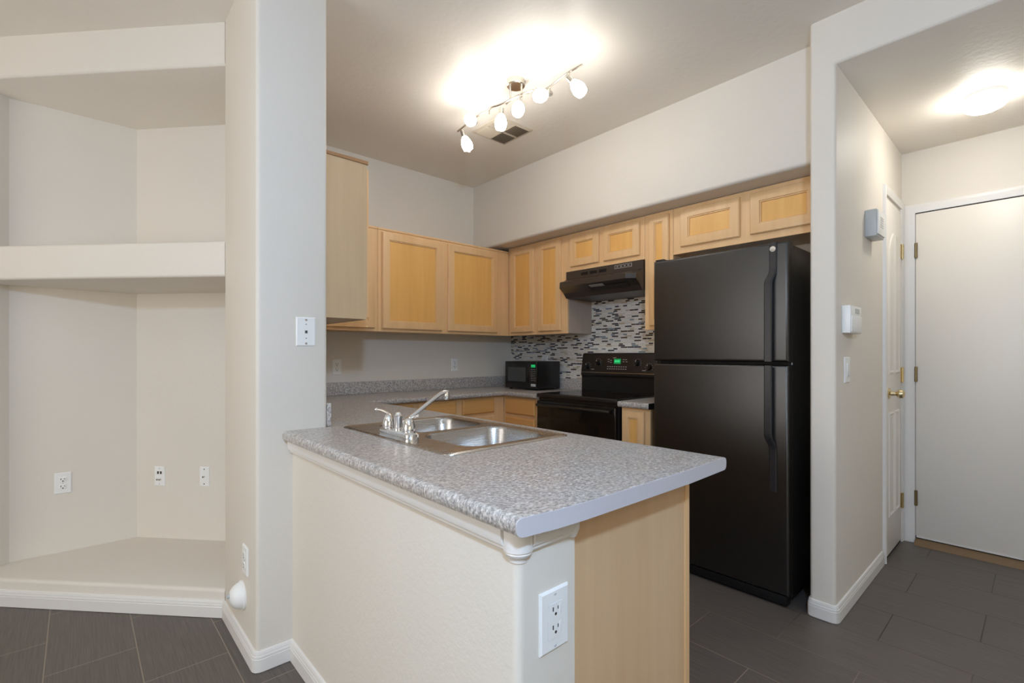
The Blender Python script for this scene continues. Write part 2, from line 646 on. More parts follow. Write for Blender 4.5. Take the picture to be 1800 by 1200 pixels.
# living room behind the camera, with two openings for daylight
ws = MB()
ws.box(-3.1, -2.0, -3.6, -3.5, 0, CEIL).box(1.2, 2.67, -3.6, -3.5, 0, CEIL)
ws.box(-2.0, 1.2, -3.6, -3.5, 2.35, CEIL).box(-2.0, 1.2, -3.6, -3.5, 0, 0.3)
struct('wall_south', ws, M['wall'])
wl = MB()
wl.box(-3.2, -3.1, -3.6, 0.3, 0, CEIL).box(-3.2, -3.1, 2.5, 4.4, 0, CEIL)
wl.box(-3.2, -3.1, 0.3, 2.5, 2.3, CEIL).box(-3.2, -3.1, 0.3, 2.5, 0, 0.5)
struct('wall_living_west', wl, M['wall'])
struct('wall_living_north', MB().box(-3.2, far[0] + 0.02, 4.36, 4.46, 0, CEIL), M['wall'])

# ------------------------------------------------------------------ pony wall under the peninsula
XW, XW2, YE = 0.6408, 0.8109, 0.693
struct('wall_peninsula', MB().box(XW, XW2, YE, YP + 0.004, 0, 0.874, 0.018, 4,
                                  lambda c: abs(c.x - XW) < 1e-3 and abs(c.y - YE) < 1e-3), M['wall'])


# moulding profile under the counter (out, z)
def moulding(mb, p0, p1, n, prof):
    """sweep of profile (out, z) along p0->p1 with outward normal n"""
    p0, p1, n = Vector(p0 + (0,)), Vector(p1 + (0,)), Vector(n + (0,))
    loops = [[p + n * o_ + Vector((0, 0, z)) for o_, z in prof] for p in (p0, p1)]
    return mb.loft(loops)


PR = [(0, 0.826), (0.007, 0.826), (0.011, 0.831), (0.011, 0.836), (0.016, 0.840), (0.019, 0.852), (0.019, 0.8745), (0, 0.8745)]
t1 = MB()
moulding(t1, (XW, YE + 0.03), (XW, YP), (-1, 0), PR)
struct('trim_1', t1, M['trim'])
t2 = MB()
moulding(t2, (XW + 0.03, YE), (XW2 - 0.012, YE), (0, -1), PR)
t2.lathe([(0.0, 0.822), (0.012, 0.824), (0.016, 0.832), (0.019, 0.84), (0.019, 0.8745)], (XW2 - 0.012, YE, 0), seg=16)
struct('trim_2', t2, M['trim'])
t3 = MB()   # rounded corner block where the two mouldings meet
t3.lathe([(0.0, 0.806), (0.019, 0.806), (0.019, 0.811), (0.021, 0.815), (0.027, 0.819), (0.029, 0.824), (0.028, 0.827), (0.031, 0.829), (0.031, 0.838), (0.031, 0.8745)],
         (XW + 0.016, YE + 0.016, 0), seg=32)
struct('trim_3', t3, M['trim'])

# ------------------------------------------------------------------ baseboards
BP = [(0, 0.002), (0.013, 0.002), (0.013, 0.050), (0.0115, 0.053), (0.0125, 0.056), (0.0115, 0.062), (0.010, 0.064), (0.010, 0.069), (0.006, 0.078), (0, 0.080)]


def base_path(name, pts, prof=BP):
    """mitred baseboard along an open polyline; outward normal is to the right of travel"""
    P = [Vector(p + (0,)) for p in pts]
    dirs = [(b - a).normalized() for a, b in zip(P, P[1:])]
    nor = [Vector((d.y, -d.x, 0)) for d in dirs]
    loops = []
    for i, p in enumerate(P):
        if i == 0:
            m_ = nor[0]
        elif i == len(P) - 1:
            m_ = nor[-1]
        else:
            s = nor[i - 1] + nor[i]
            m_ = s / (s.dot(nor[i - 1]))
        loops.append([p + m_ * o_ + Vector((0, 0, z)) for o_, z in prof])
    return struct(name, MB().loft(loops), M['trim'], angle=25)


def rounded(pts, r, which, seg=4):
    """replace the listed corner points of an open polyline by arcs"""
    out = []
    for i, p in enumerate(pts):
        if i in which:
            a, b, c = Vector(pts[i - 1]), Vector(p), Vector(pts[i + 1])
            u, w = (a - b).normalized(), (c - b).normalized()
            p0, p1 = b + u * r, b + w * r
            for k in range(seg + 1):
                t = k / seg
                q = p0.lerp(b, t).lerp(b.lerp(p1, t), t)
                out.append((q.x, q.y))
        else:
            out.append(tuple(p))
    return out


bpts = [(far[0], far[1]), (-0.386, 3.519), A, (XP, YP), (XW, YP), (XW, YE), (XW2, YE)]
base_path('baseboard_west', rounded(bpts, 0.022, [3, 5]))
hp = [(XST + 0.35, YS0), (XST, YS0), (XST, YH), (3.466, YH)]
base_path('baseboard_hall', rounded(hp, 0.022, [1, 2]))
base_path('baseboard_living', [(XST, -1.1), (XST, -3.5)])

# ------------------------------------------------------------------ doors of the hall
# casing profile: (across, out)
def casing(mb, O, U, V, N, w, h_, cw=0.057, flip=False):
    """frame of flat stepped casing around an opening, local u across, v up"""
    prof = [(0.0, 0.0), (0.0, 0.010), (0.010, 0.013), (0.030, 0.016), (cw - 0.012, 0.018), (cw - 0.004, 0.014), (cw, 0.0)]
    m2 = MB()
    loops = []
    for u, v, du, dv in ((0, 0, -1, 0), (0, h_, -1, 1), (w, h_, 1, 1), (w, 0, 1, 0)):
        loops.append([(u + du * a, v + dv * a, o_) for a, o_ in prof])
    m2.loft(loops)
    m2.moved(O, U, V, N)
    me = bpy.data.meshes.new('t')
    m2.bm.to_mesh(me)
    m2.bm.free()
    mb.bm.from_mesh(me)
    bpy.data.meshes.remove(me)


def hinge(name, parent, O, U, V, N, mat, h_=0.092):
    b = MB()
    b.box(-0.018, 0.0, 0, h_, 0.0, 0.003)
    b.cyl((0, -0.003, 0.008), (0, h_ + 0.003, 0.008), 0.0075, seg=12)
    for k in (0.0, 0.333, 0.667):
        b.cyl((0, h_ * k + 0.001, 0.008), (0, h_ * k + 0.028, 0.008), 0.0085, seg=12)
    b.moved(O, U, V, N)
    return link(name, b, mat, parent)


# entry door (end of hall)
d1 = bpy.data.objects.new('door_1', None)
COL.objects.link(d1)
d1.location = (XD, 0.1, 0)
OFF['door_1'] = Vector((XD, 0.1, 0))
d1['kind'] = 'structure'
f = MB()
casing(f, (XD, 0.567, 0), (0, -1, 0), (0, 0, 1), (-1, 0, 0), 0.92, 2.135)
link('door_frame', f, M['trim'], d1)
link('door_slab', MB().box(XD - 0.006, XD + 0.02, -0.345, 0.5645, 0.046, 2.128, 0.002), M['door_white'], d1)
link('door_sweep', MB().box(XD - 0.008, XD + 0.02, -0.345, 0.560, 0.036, 0.046), M['trim'], d1)
link('door_gap', MB().box(XD - 0.001, XD + 0.02, -0.352, 0.566, 0.0, 2.134), M['gap'], d1)
for z in (0.245, 1.045, 1.845):
    hinge('hinge', d1, (XD - 0.004, 0.562, z), (0, -1, 0), (0, 0, 1), (-1, 0, 0), M['bronze'])
link('threshold', MB().prism([(XD - 0.075, 0.001), (XD + 0.02, 0.001), (XD + 0.02, 0.030), (XD - 0.02, 0.028), (XD - 0.06, 0.012)], -0.352, 0.565, 'Y'), M['wood_sill'], d1)

# closet door (left side of hall)
d2 = bpy.data.objects.new('door_2', None)
COL.objects.link(d2)
d2.location = (3.77, YH, 0)
OFF['door_2'] = Vector((3.77, YH, 0))
d2['kind'] = 'structure'
f = MB()
casing(f, (3.535, YH, 0), (1, 0, 0), (0, 0, 1), (0, -1, 0), 0.452, 2.165, 0.05)
link('door_frame', f, M['trim'], d2)
W2, H2, X2 = 0.446, 2.14, 3.538


def arch_panel(mb, u0, u1, v0, v1, arch):
    """raised panel with a bevelled field; top edge arched by arch (>0) at one end"""
    def loop(ins, dep):
        pts = [(u0 + ins, v0 + ins, dep), (u1 - ins, v0 + ins, dep)]
        for k in range(7):
            t = k / 6
            u = (u1 - ins) + ((u0 + ins) - (u1 - ins)) * t
            s = t if arch > 0 else 1 - t
            pts.append((u, v1 - ins - abs(arch) * (s ** 1.6), dep))
        return pts
    mb.loft([loop(0, 0.0), loop(0.005, 0.006), loop(0.012, 0.007), loop(0.020, 0.0015), loop(0.044, 0.006), loop(0.05, 0.0065)], False, True)


sl = MB().box(0, W2, 0.018, H2, 0, 0.006, 0.001)
sl.moved((X2, YH, 0), (1, 0, 0), (0, 0, 1), (0, -1, 0))
ds = link('door_slab', sl, M['door_white'], d2)
for (a, b_, v0, v1, ar) in ((0.07, 0.205, 1.10, 1.97, 0.12), (0.24, 0.375, 1.10, 1.97, -0.12), (0.07, 0.205, 0.24, 0.87, 0.0001), (0.24, 0.375, 0.24, 0.87, 0.0001)):
    p_ = MB()
    arch_panel(p_, a, b_, v0, v1, ar)
    p_.moved((X2, YH - 0.006, 0), (1, 0, 0), (0, 0, 1), (0, -1, 0))
    link('raised_panel', p_, M['door_white'], d2)
k_ = MB()
k_.lathe([(0.0, 0), (0.032, 0), (0.032, 0.006), (0.014, 0.012), (0.011, 0.034), (0.020, 0.042), (0.027, 0.054), (0.025, 0.068), (0.013, 0.076), (0.0, 0.077)],
         (3.615, YH - 0.006, 0.985), (0, -1, 0), 24)
link('door_knob', k_, M['brass'], d2)
for z in (0.225, 1.04, 1.84):
    hinge('hinge', d2, (3.983, YH - 0.005, z), (1, 0, 0), (0, 0, 1), (0, -1, 0), M['brass'])
link('door_gap', MB().box(3.5, 4.0, YH - 0.002, YH + 0.01, 0.0, 0.018), M['gap'], d2)

# ------------------------------------------------------------------ wall plates


def plate(kind, O, U, N, label, cat, w=0.07, h_=0.115, group='wall outlets and cover plates', name=None):
    """O is the plate's centre on the wall; U points right along the wall, N out of it"""
    U, N, V = Vector(U).normalized(), Vector(N).normalized(), Vector((0, 0, 1))
    th = thing(name or cat.replace(' ', '_'), O, label, cat, group)

    def put(nm, mb, mat, par=th):
        mb.moved(O, U, V, N)
        return link(nm, mb, mat, par)
    b = MB()
    x, y = w / 2, h_ / 2
    b.loft([[(-x, -y, 0), (x, -y, 0), (x, y, 0), (-x, y, 0)], [(-x, -y, 0.003), (x, -y, 0.003), (x, y, 0.003), (-x, y, 0.003)],
            [(-x + 0.004, -y + 0.004, 0.006), (x - 0.004, -y + 0.004, 0.006), (x - 0.004, y - 0.004, 0.006), (-x + 0.004, y - 0.004, 0.006)]])
    put('cover_plate', b, M['plastic_white'])

    def screw(v, u=0):
        put('screw', MB().lathe([(0.0035, 0.006), (0.003, 0.0073), (0.0, 0.0075)], (u, v, 0), (0, 0, 1), 10, False), M['plastic_grey'])

    def sockets(v, par, zf):
        s = MB()
        s.box(-0.0095, -0.0065, v - 0.001, v + 0.008, zf - 0.002, zf + 0.0004)
        s.box(0.0055, 0.0080, v, v + 0.007, zf - 0.002, zf + 0.0004)
        s.lathe([(0.0032, zf - 0.002), (0.0032, zf + 0.0004), (0, zf + 0.0004)], (0, v - 0.008, 0), (0, 0, 1), 10)
        put('slots', s, M['slot'], par)
    if kind == 'duplex':
        for v in (0.0195, -0.0195):
            r_ = MB().loft([rect(-0.0165, 0.0165, v - 0.0145, v + 0.0145, 0.009, 0.005), rect(-0.0165, 0.0165, v - 0.0145, v + 0.0145, 0.009, 0.0078),
                            rect(-0.0155, 0.0155, v - 0.0135, v + 0.0135, 0.0085, 0.0084)])
            p_ = put('receptacle', r_, M['plastic_white'])
            sockets(v, p_, 0.0084)
        screw(0)
    elif kind == 'gfci':
        fx, fy = w * 0.235, h_ * 0.285
        r_ = MB().loft([[(-fx, -fy, 0.005), (fx, -fy, 0.005), (fx, fy, 0.005), (-fx, fy, 0.005)], [(-fx, -fy, 0.0078), (fx, -fy, 0.0078), (fx, fy, 0.0078), (-fx, fy, 0.0078)]])
        p_ = put('receptacle', r_, M['plastic_white'])
        put('seam', MB().box(-fx - 0.001, fx + 0.001, -fy - 0.001, fy + 0.001, 0.0055, 0.0064), M['plastic_grey'])
        for v in (0.021, -0.017):
            sockets(v, p_, 0.0078)
        for v in (0.021, -0.017):
            put('side_cover', MB().box(0.0105, 0.0175, v - 0.012, v + 0.011, 0.006, 0.0086, 0.0006), M['plastic_white'], p_)
        screw(h_ * 0.42)
        screw(-h_ * 0.42)
    elif kind == 'media':
        for u in (-0.008, 0.010):
            put('jack', MB().box(u - 0.0055, u + 0.0055, 0.013, 0.029, 0.005, 0.0068), M['slot'])
        for u in (-0.008, 0.008):
            put('coaxial_connector', MB().cyl((u, -0.019, 0.005), (u, -0.019, 0.016), 0.0048, seg=12), M['nickel'])
        screw(0.046)
        screw(-0.046)
    elif kind == 'coax':
        put('coaxial_connector', MB().cyl((0, 0, 0.005), (0, 0, 0.017), 0.005, seg=12), M['nickel'])
        for v in (0.043, -0.043):
            put('screw', MB().lathe([(0.0036, 0.006), (0.003, 0.0074), (0, 0.0075)], (0, v, 0), (0, 0, 1), 10, False), M['slot'])
    elif kind == 'phone':
        put('jack', MB().box(-0.0065, 0.0065, -0.008, 0.006, 0.005, 0.0066), M['plastic_grey'])
        put('jack_opening', MB().box(-0.0038, 0.0042, -0.006, 0.004, 0.006, 0.0072), M['slot'])
        for v in (0.048, -0.048):
            put('screw', MB().lathe([(0.0048, 0.006), (0.004, 0.0078), (0, 0.008)], (0, v, 0), (0, 0, 1), 12, False), M['nickel'])
        for v in (0.030, -0.027):
            put('post_hole', MB().lathe([(0.0022, 0.0055), (0.0022, 0.0064), (0, 0.0064)], (0, v, 0), (0, 0, 1), 8), M['slot'])
    elif kind == 'dimmer':
        r_ = MB().box(-0.016, 0.016, -0.033, 0.033, 0.005, 0.009, 0.001)
        p_ = put('rocker', r_, M['plastic_white'])
        put('slider', MB().box(-0.008, 0.016, -0.029, -0.024, 0.008, 0.013, 0.001), M['plastic_grey'], p_)
    return th


s2 = 1 / math.sqrt(2)
DU = Vector((0.6663, -0.7457, 0))
DN = Vector((-0.7457, -0.6663, 0))
plate('duplex', (-0.058, 3.64, 0.509), (1, 0, 0), (0, -1, 0), 'white duplex outlet on left back wall of corner niche', 'outlet', name='duplex_outlet')
plate('media', (0.3663, 3.5266, 0.497), DU, DN, 'white plate with two dark square jacks and two round connectors in niche', 'wall plate', 0.066, name='media_plate')
plate('coax', (0.5575, 3.3126, 0.502), DU, DN, 'white plate with a single round cable connector in niche, beside the column', 'wall plate', 0.06, name='cable_plate')
plate('phone', (0.6925, YP, 1.311), (1, 0, 0), (0, -1, 0), 'white phone jack plate on column front above the counter', 'wall plate', 0.077, 0.117, name='phone_plate')
plate('duplex', (XP, 2.175, 0.385), (0, -1, 0), (-1, 0, 0), 'white outlet plate seen edge-on low on column side', 'outlet', 0.075, name='side_outlet')
plate('gfci', (0.742, YE, 0.664), (1, 0, 0), (0, -1, 0), 'large white rectangular outlet on the end of the peninsula wall', 'outlet', 0.086, 0.128, name='peninsula_outlet')
plate('duplex', (1.44, YN, 1.126), (1, 0, 0), (0, -1, 0), 'white outlet on kitchen wall next to the column, left of the sink spout', 'outlet', name='kitchen_outlet')
plate('duplex', (2.51, YN, 1.128), (1, 0, 0), (0, -1, 0), 'white outlet on kitchen wall near the microwave, below the double upper cabinet', 'outlet', name='kitchen_outlet')
plate('duplex', (XE - 0.006, 3.085, 1.15), (0, -1, 0), (-1, 0, 0), 'white outlet on mosaic tile peeking above the microwave', 'outlet', name='backsplash_outlet')
plate('dimmer', (2.722, YH, 1.145), (1, 0, 0), (0, -1, 0), 'white slide dimmer switch on hall wall below the keypad', 'switch', 0.085, 0.122, name='dimmer_switch')

# dome on the column side
dm = thing('wall_dome', (XP, 2.225, 0.24), 'white plastic dome with small nub low on the column side, below the outlet', 'wall dome')
link('dome', MB().lathe([(0.0, 0), (0.058, 0), (0.058, 0.006), (0.053, 0.010), (0.051, 0.018), (0.043, 0.032), (0.030, 0.043), (0.015, 0.049), (0, 0.05)], (XP, 2.225, 0.225), (-1, 0, 0), 32), M['plastic_white'], dm)
link('nub', MB().lathe([(0.0, 0.045), (0.009, 0.045), (0.008, 0.058), (0, 0.061)], (XP, 2.225, 0.235), (-1, 0, 0), 16), M['plastic_grey'], dm)

# alarm siren, keypad
sr = thing('siren_box', (3.17, YH, 1.88), 'grey and white wedge-shaped siren box high on hall wall beside closet door', 'siren')
b = MB()
b.prism([(3.07, 1.835), (3.232, 1.835), (3.232, 1.975), (3.07, 1.975)], YH - 0.052, YH, 'Y', 0.004, 2)
link('housing', b, M['plastic_grey'], sr)
link('front_cover', MB().box(3.074, 3.228, YH - 0.058, YH - 0.052, 1.845, 1.968, 0.002), M['plastic_white'], sr)
g = MB()
for k in range(5):
    g.box(3.12, 3.185, YH - 0.0592, YH - 0.0578, 1.885 + 0.012 * k, 1.890 + 0.012 * k)
link('grille', g, M['plastic_grey'], sr)
kp = thing('alarm_keypad', (2.75, YH, 1.38), 'white alarm keypad with small grey screen on hall wall', 'keypad')
link('housing', MB().box(2.64, 2.835, YH - 0.036, YH, 1.318, 1.446, 0.004), M['plastic_white'], kp)
link('screen', MB().box(2.72, 2.79, YH - 0.0372, YH - 0.0358, 1.412, 1.434), M['lcd'], kp)
link('flip_cover', MB().box(2.648, 2.828, YH - 0.040, YH - 0.036, 1.323, 1.398, 0.002), M['plastic_white'], kp)

# ------------------------------------------------------------------ ceiling lights


def dome_light(name, c, z, r, mat, label, drop=0.075):
    t = thing(name, (c[0], c[1], z), label, 'ceiling light')
    link('light_base', MB().lathe([(0, 0), (r * 0.90, 0), (r * 0.92, -0.012), (r * 0.92, -0.040), (r * 0.88, -0.044), (0, -0.044)], (c[0], c[1], z), seg=40), M['plastic_white'], t)
    pr = [(r * 0.90, -0.038), (r, -0.044)] + [(r * math.cos(a), -0.044 - drop * math.sin(a) * 0.62) for a in [math.radians(q) for q in range(10, 90, 10)]] + [(0, -0.044 - drop * 0.62)]
    link('diffuser', MB().lathe(pr, (c[0], c[1], z), seg=40, caps=False), mat, t)
    return t


dome_light('hall_ceiling_light', (3.415, 0.205), HALLZ, 0.088, M['lamp_hall'], 'lit white round flush ceiling light in hall')
dome_light('living_room_ceiling_light', (-0.6, -1.9), CEIL, 0.15, M['lamp_living'], 'white round flush ceiling light in living room')

pl = thing('added_flash_globe', (-0.1, -0.35, CEIL), 'added white globe on a cord standing in for an unseen flash', 'added light')  # added out of view: hanging globe that stands in for a camera flash
link('canopy', MB().lathe([(0, 0), (0.06, 0), (0.055, -0.02), (0, -0.024)], (-0.1, -0.35, CEIL), seg=24), M['nickel'], pl)
link('cord', MB().cyl((-0.1, -0.35, CEIL - 0.02), (-0.1, -0.35, 2.08), 0.004, seg=8), M['black_matte'], pl)
link('socket_cup', MB().lathe([(0, 0.10), (0.02, 0.10), (0.03, 0.055), (0, 0.055)], (-0.1, -0.35, 1.98), seg=20), M['nickel'], pl)
link('globe', MB().sphere((-0.1, -0.35, 1.98), 0.06), M['lamp_flash'], pl)

# track light
tl = thing('track_light', (1.835, 2.0, CEIL), 'wavy brushed-metal track light with six lit frosted shades', 'track light')
link('canopy', MB().lathe([(0, 0), (0.052, 0), (0.052, -0.030), (0.048, -0.034), (0, -0.034)], (1.835, 2.0, CEIL), seg=32), M['nickel'], tl)
ZB = 2.66
bar = [(1.825, 2.545), (1.803, 2.36), (1.795, 2.275), (1.803, 2.198), (1.79, 2.165), (1.815, 2.108), (1.822, 1.957), (1.849, 1.862), (1.88, 1.865), (1.893, 1.807), (1.877, 1.72), (1.863, 1.638), (1.865, 1.545)]
link('bar', MB().tube([(x, y, ZB) for x, y in bar], 0.0055, 10, 2), M['nickel'], tl)
link('inner_bar', MB().tube([(1.84, 2.09, ZB + 0.006), (1.842, 2.0, ZB + 0.012), (1.862, 1.90, ZB + 0.006)], 0.0045, 10, 1), M['nickel'], tl)
for (x, y) in ((1.828, 2.04), (1.846, 1.965)):
    link('stem', MB().cyl((x, y, CEIL - 0.03), (x, y, ZB), 0.006, seg=12), M['nickel'], tl)
for (x, y) in ((1.803, 2.198), (1.86, 1.863)):
    link('connector', MB().cyl((x, y, ZB - 0.022), (x, y, ZB + 0.012), 0.0045, seg=10), M['nickel'], tl)
a_ = 0.7344
RT = Vector((math.cos(a_), -math.sin(a_), 0))     # image right
FW = Vector((math.sin(a_), math.cos(a_), 0))      # away from the camera
UPV = Vector((0, 0, 1))
heads = [  # point on bar, then drop, shade direction (right, away, up)
    ((1.822, 2.49), 0.020, (0.35, 0.15, -1.0)),
    ((1.800, 2.33), 0.025, (-0.25, -1.0, -0.35)),
    ((1.815, 2.10), 0.030, (-0.05, -0.15, -1.0)),
    ((1.822, 1.955), 0.028, (-0.10, -0.5, -0.9)),
    ((1.893, 1.79), 0.035, (-0.75, -0.75, -0.55)),
    ((1.862, 1.63), 0.030, (0.55, -0.25, -0.8)),
]
for (x, y), dr, dv in heads:
    top = Vector((x, y, ZB))
    p = top + Vector((0, 0, -dr))
    d = (RT * dv[0] + FW * dv[1] + UPV * dv[2]).normalized()
    link('hanger', MB().cyl(top, p - Vector((0, 0, 0.004)), 0.004, seg=10), M['nickel'], tl)
    h_ = link('socket_cup', MB().lathe([(0, 0), (0.014, 0.0), (0.0145, 0.004), (0.0145, 0.040), (0, 0.040)], p - d * 0.006, d, 20), M['nickel'], tl)
    s0 = p + d * 0.034
    pr = [(0.0145, 0.0), (0.020, 0.008), (0.029, 0.026), (0.0345, 0.048), (0.0345, 0.060), (0.031, 0.078), (0.029, 0.084)]
    link('shade', MB().lathe(pr, s0, d, 24, caps=False), M['lamp'], tl)
    link('bulb', MB().lathe([(0.028, 0.082), (0.022, 0.086), (0.009, 0.088), (0.006, 0.097), (0.0, 0.100)], s0, d, 16, caps=False), M['lamp_bulb'], tl)

# ceiling register
vt = thing('ceiling_vent', (2.17, 2.51, CEIL), 'square four-way air vent in kitchen ceiling below the track light', 'vent')
x0, x1, y0, y1 = 2.025, 2.325, 2.36, 2.66
fr = MB()
fr.loft([rect(x0, x1, y0, y1, 0.004, CEIL, 2), rect(x0, x1, y0, y1, 0.004, CEIL - 0.004, 2), rect(x0 + 0.02, x1 - 0.02, y0 + 0.02, y1 - 0.02, 0.003, CEIL - 0.009, 2)], True, False)
xm, ym = (x0 + x1) / 2, (y0 + y1) / 2
fr.box(xm - 0.006, xm + 0.006, y0 + 0.02, y1 - 0.02, CEIL - 0.011, CEIL - 0.003)
fr.box(x0 + 0.02, x1 - 0.02, ym - 0.006, ym + 0.006, CEIL - 0.011, CEIL - 0.003)
M['duct'] = simple('duct_metal', srgb(128, 116, 102), 0.6)
M['vent'] = simple('vent_cream', srgb(214, 202, 184), 0.5)
link('frame', fr, M['vent'], vt)
link('duct_opening', MB().box(x0 + 0.015, x1 - 0.015, y0 + 0.015, y1 - 0.015, CEIL - 0.004, CEIL - 0.0025), M['duct'], vt)
for qx in (0, 1):
    for qy in (0, 1):
        for k in range(8):
            b = MB()
            xa, xb = (x0 + 0.02, xm - 0.006) if qx == 0 else (xm + 0.006, x1 - 0.02)
            ya, yb = (y0 + 0.02, ym - 0.006) if qy == 0 else (ym + 0.006, y1 - 0.02)
            if (qx + qy) % 2 == 0:
                yy = ya + (yb - ya) * (k + 0.5) / 8
                tlt = 0.012 if qy == 0 else -0.012
                b.prism([(yy - 0.001, CEIL - 0.004), (yy + 0.001, CEIL - 0.004), (yy + 0.001 + tlt, CEIL - 0.012), (yy - 0.001 + tlt, CEIL - 0.012)], xa, xb, 'X')
            else:
                xx = xa + (xb - xa) * (k + 0.5) / 8
                tlt = 0.012 if qx == 0 else -0.012
                b.prism([(xx - 0.001, CEIL - 0.004), (xx + 0.001, CEIL - 0.004), (xx + 0.001 + tlt, CEIL - 0.012), (xx - 0.001 + tlt, CEIL - 0.012)], ya, yb, 'Y')
            link('louver', b, M['vent'], vt)

# ------------------------------------------------------------------ cabinets
TF = 0.021


def door_mb(w, h_, stile=0.052):
    """frame of a recessed-panel door in local (u, v, n); back at n=0"""
    def L(i, n):
        return [(i, i, n), (w - i, i, n), (w - i, h_ - i, n), (i, h_ - i, n)]
    m = MB()
    m.loft([L(0, 0), L(0, TF - 0.006), L(0.003, TF - 0.004), L(0.004, TF - 0.001), L(0.008, TF), L(stile, TF), L(stile + 0.002, TF - 0.006),
            L(stile + 0.007, TF - 0.006), L(stile + 0.0095, TF - 0.014), L(stile + 0.012, 0.002)], True, True)
    return m


def panel_mb(w, h_, stile=0.052):
    i = stile + 0.0098
    return MB().box(i, w - i, i, h_ - i, 0.002, TF - 0.0125)


def drawer_mb(w, h_):
    def L(i, n):
        return [(i, i, n), (w - i, i, n), (w - i, h_ - i, n), (i, h_ - i, n)]
    return MB().loft([L(0, 0), L(0, TF - 0.007), L(0.004, TF - 0.005), L(0.010, TF), L(0.02, TF)])


def add_door(par, O, U, N, w, h_, stile=0.052):
    V = (0, 0, 1)
    d = link('door', door_mb(w, h_, stile).moved(O, U, V, N), M['maple'], par)
    link('panel', panel_mb(w, h_, stile).moved(O, U, V, N), M['maple_panel'], d)
    return d


def add_drawer(par, O, U, N, w, h_, mat):
    return link('drawer_front', drawer_mb(w, h_).moved(O, U, (0, 0, 1), N), mat, par)


GU = 'maple upper cabinets'
GB = 'maple base cabinets'
XF = 2.89        # east run: face-frame front (doors stand 19 mm proud of it)
XC = 3.193


def upper_east(y0, y1, z0, z1, doors, label, side_mat=None):
    t = thing('upper_cabinet', ((XF + XC) / 2, (y0 + y1) / 2, z0), label, 'cabinet', GU)
    link('carcass', MB().box(XF + 0.019, XC, y0, y1, z0 + 0.003, z1), [side_mat or M['maple_side']], t)
    link('face_frame', MB().box(XF, XF + 0.019, y0, y1, z0, z1, 0.0015, 1), M['maple'], t)
    for (a, b_, v0, v1, st) in doors:      # a > b: from left (high y) to right
        add_door(t, (XF, a, v0), (0, -1, 0), (-1, 0, 0), a - b_, v1 - v0, st)
    return t


ZU0, ZU1 = 1.386, 2.168
upper_east(2.543, 3.2445, ZU0, ZU1, [(3.20, 2.912, 1.412, 2.142, 0.046), (2.862, 2.605, 1.412, 2.142, 0.048)], 'two-door maple upper cabinet left of the range hood, above the microwave', M['veneer_grey'])
upper_east(1.842, 2.541, 1.872, ZU1, [(2.505, 2.226, 1.905, 2.142, 0.05), (2.184, 1.877, 1.905, 2.142, 0.05)], 'short two-door maple cabinet directly above the range hood')
upper_east(1.630, 1.840, ZU0, ZU1, [(1.80, 1.655, 1.412, 2.142, 0.04)], 'narrow one-door maple upper cabinet between range hood and fridge')
upper_east(0.752, 1.628, 1.868, ZU1, [(1.572, 1.200, 1.908, 2.142, 0.052), (1.140, 0.790, 1.908, 2.142, 0.052)], 'short wide two-door maple cabinet above the black fridge')

YF = 3.245       # north run face-frame front
YC = 3.549


def upper_north(x0, x1, z0, z1, doors, label):
    t = thing('upper_cabinet', ((x0 + x1) / 2, (YF + YC) / 2, z0), label, 'cabinet', GU)
    link('carcass', MB().box(x0, x1, YF + 0.019, YC, z0 + 0.003, z1), M['maple_side'], t)
    link('face_frame', MB().box(x0, x1, YF, YF + 0.019, z0, z1, 0.0015, 1), M['maple'], t)
    link('top_lip', MB().box(x0, x1, YF - 0.006, YF + 0.02, z1 - 0.012, z1 + 0.002, 0.001, 1), M['maple'], t)
    for (a, b_, v0, v1) in doors:
        add_door(t, (a, YF, v0), (1, 0, 0), (0, -1, 0), b_ - a, v1 - v0, 0.052)
    return t


ZN1 = 2.140
upper_north(1.075, 1.617, ZU0, ZN1, [(1.11, 1.590, 1.408, 2.112)], 'maple upper cabinet half hidden behind the pale cabinet side')
upper_north(1.619, 2.8895, ZU0, ZN1, [(1.648, 2.165, 1.408, 2.112), (2.225, 2.742, 1.408, 2.112)], 'wide maple upper cabinet with two big square doors in corner')

# west upper cabinet hung on the column wall: pale end panel faces the room
t = thing('upper_cabinet', (0.92, 2.7, 1.39), 'tall pale wooden cabinet side sticking out beside the column', 'cabinet', GU)
link('carcass', MB().box(XP2 + 0.001, 1.030, 2.22, 3.24, 1.390, 2.143), M['veneer_pale'], t)
link('face_frame', MB().box(1.030, 1.050, 2.22, 3.24, 1.388, 2.143, 0.001, 1), M['veneer_pale'], t)
link('top_lip', MB().box(XP2 + 0.001, 1.056, 2.214, 3.24, 2.143, 2.160, 0.002, 1), M['lip'], t)
for a, b_ in ((2.24, 2.70), (2.74, 3.2)):
    add_door(t, (1.050, a, 1.40), (0, 1, 0), (1, 0, 0), b_ - a, 0.73)

# base cabinets
XB, YB = 2.66, 3.05         # face-frame planes
ZB0, ZB1 = 0.10, 0.874


def base_cab(name, label, boxes, frame, toe, group=GB):
    cx = sum(boxes[:2]) / 2
    cy = sum(boxes[2:4]) / 2
    t = thing(name, (cx, cy, 0), label, 'cabinet', group)
    link('carcass', MB().box(*boxes, ZB0, ZB1), M['maple_side'], t)
    link('face_frame', MB().box(*frame, ZB0, ZB1, 0.0015, 1), M['maple'], t)
    link('toe_kick', MB().box(*toe, 0.002, ZB0), M['toe'], t)
    return t


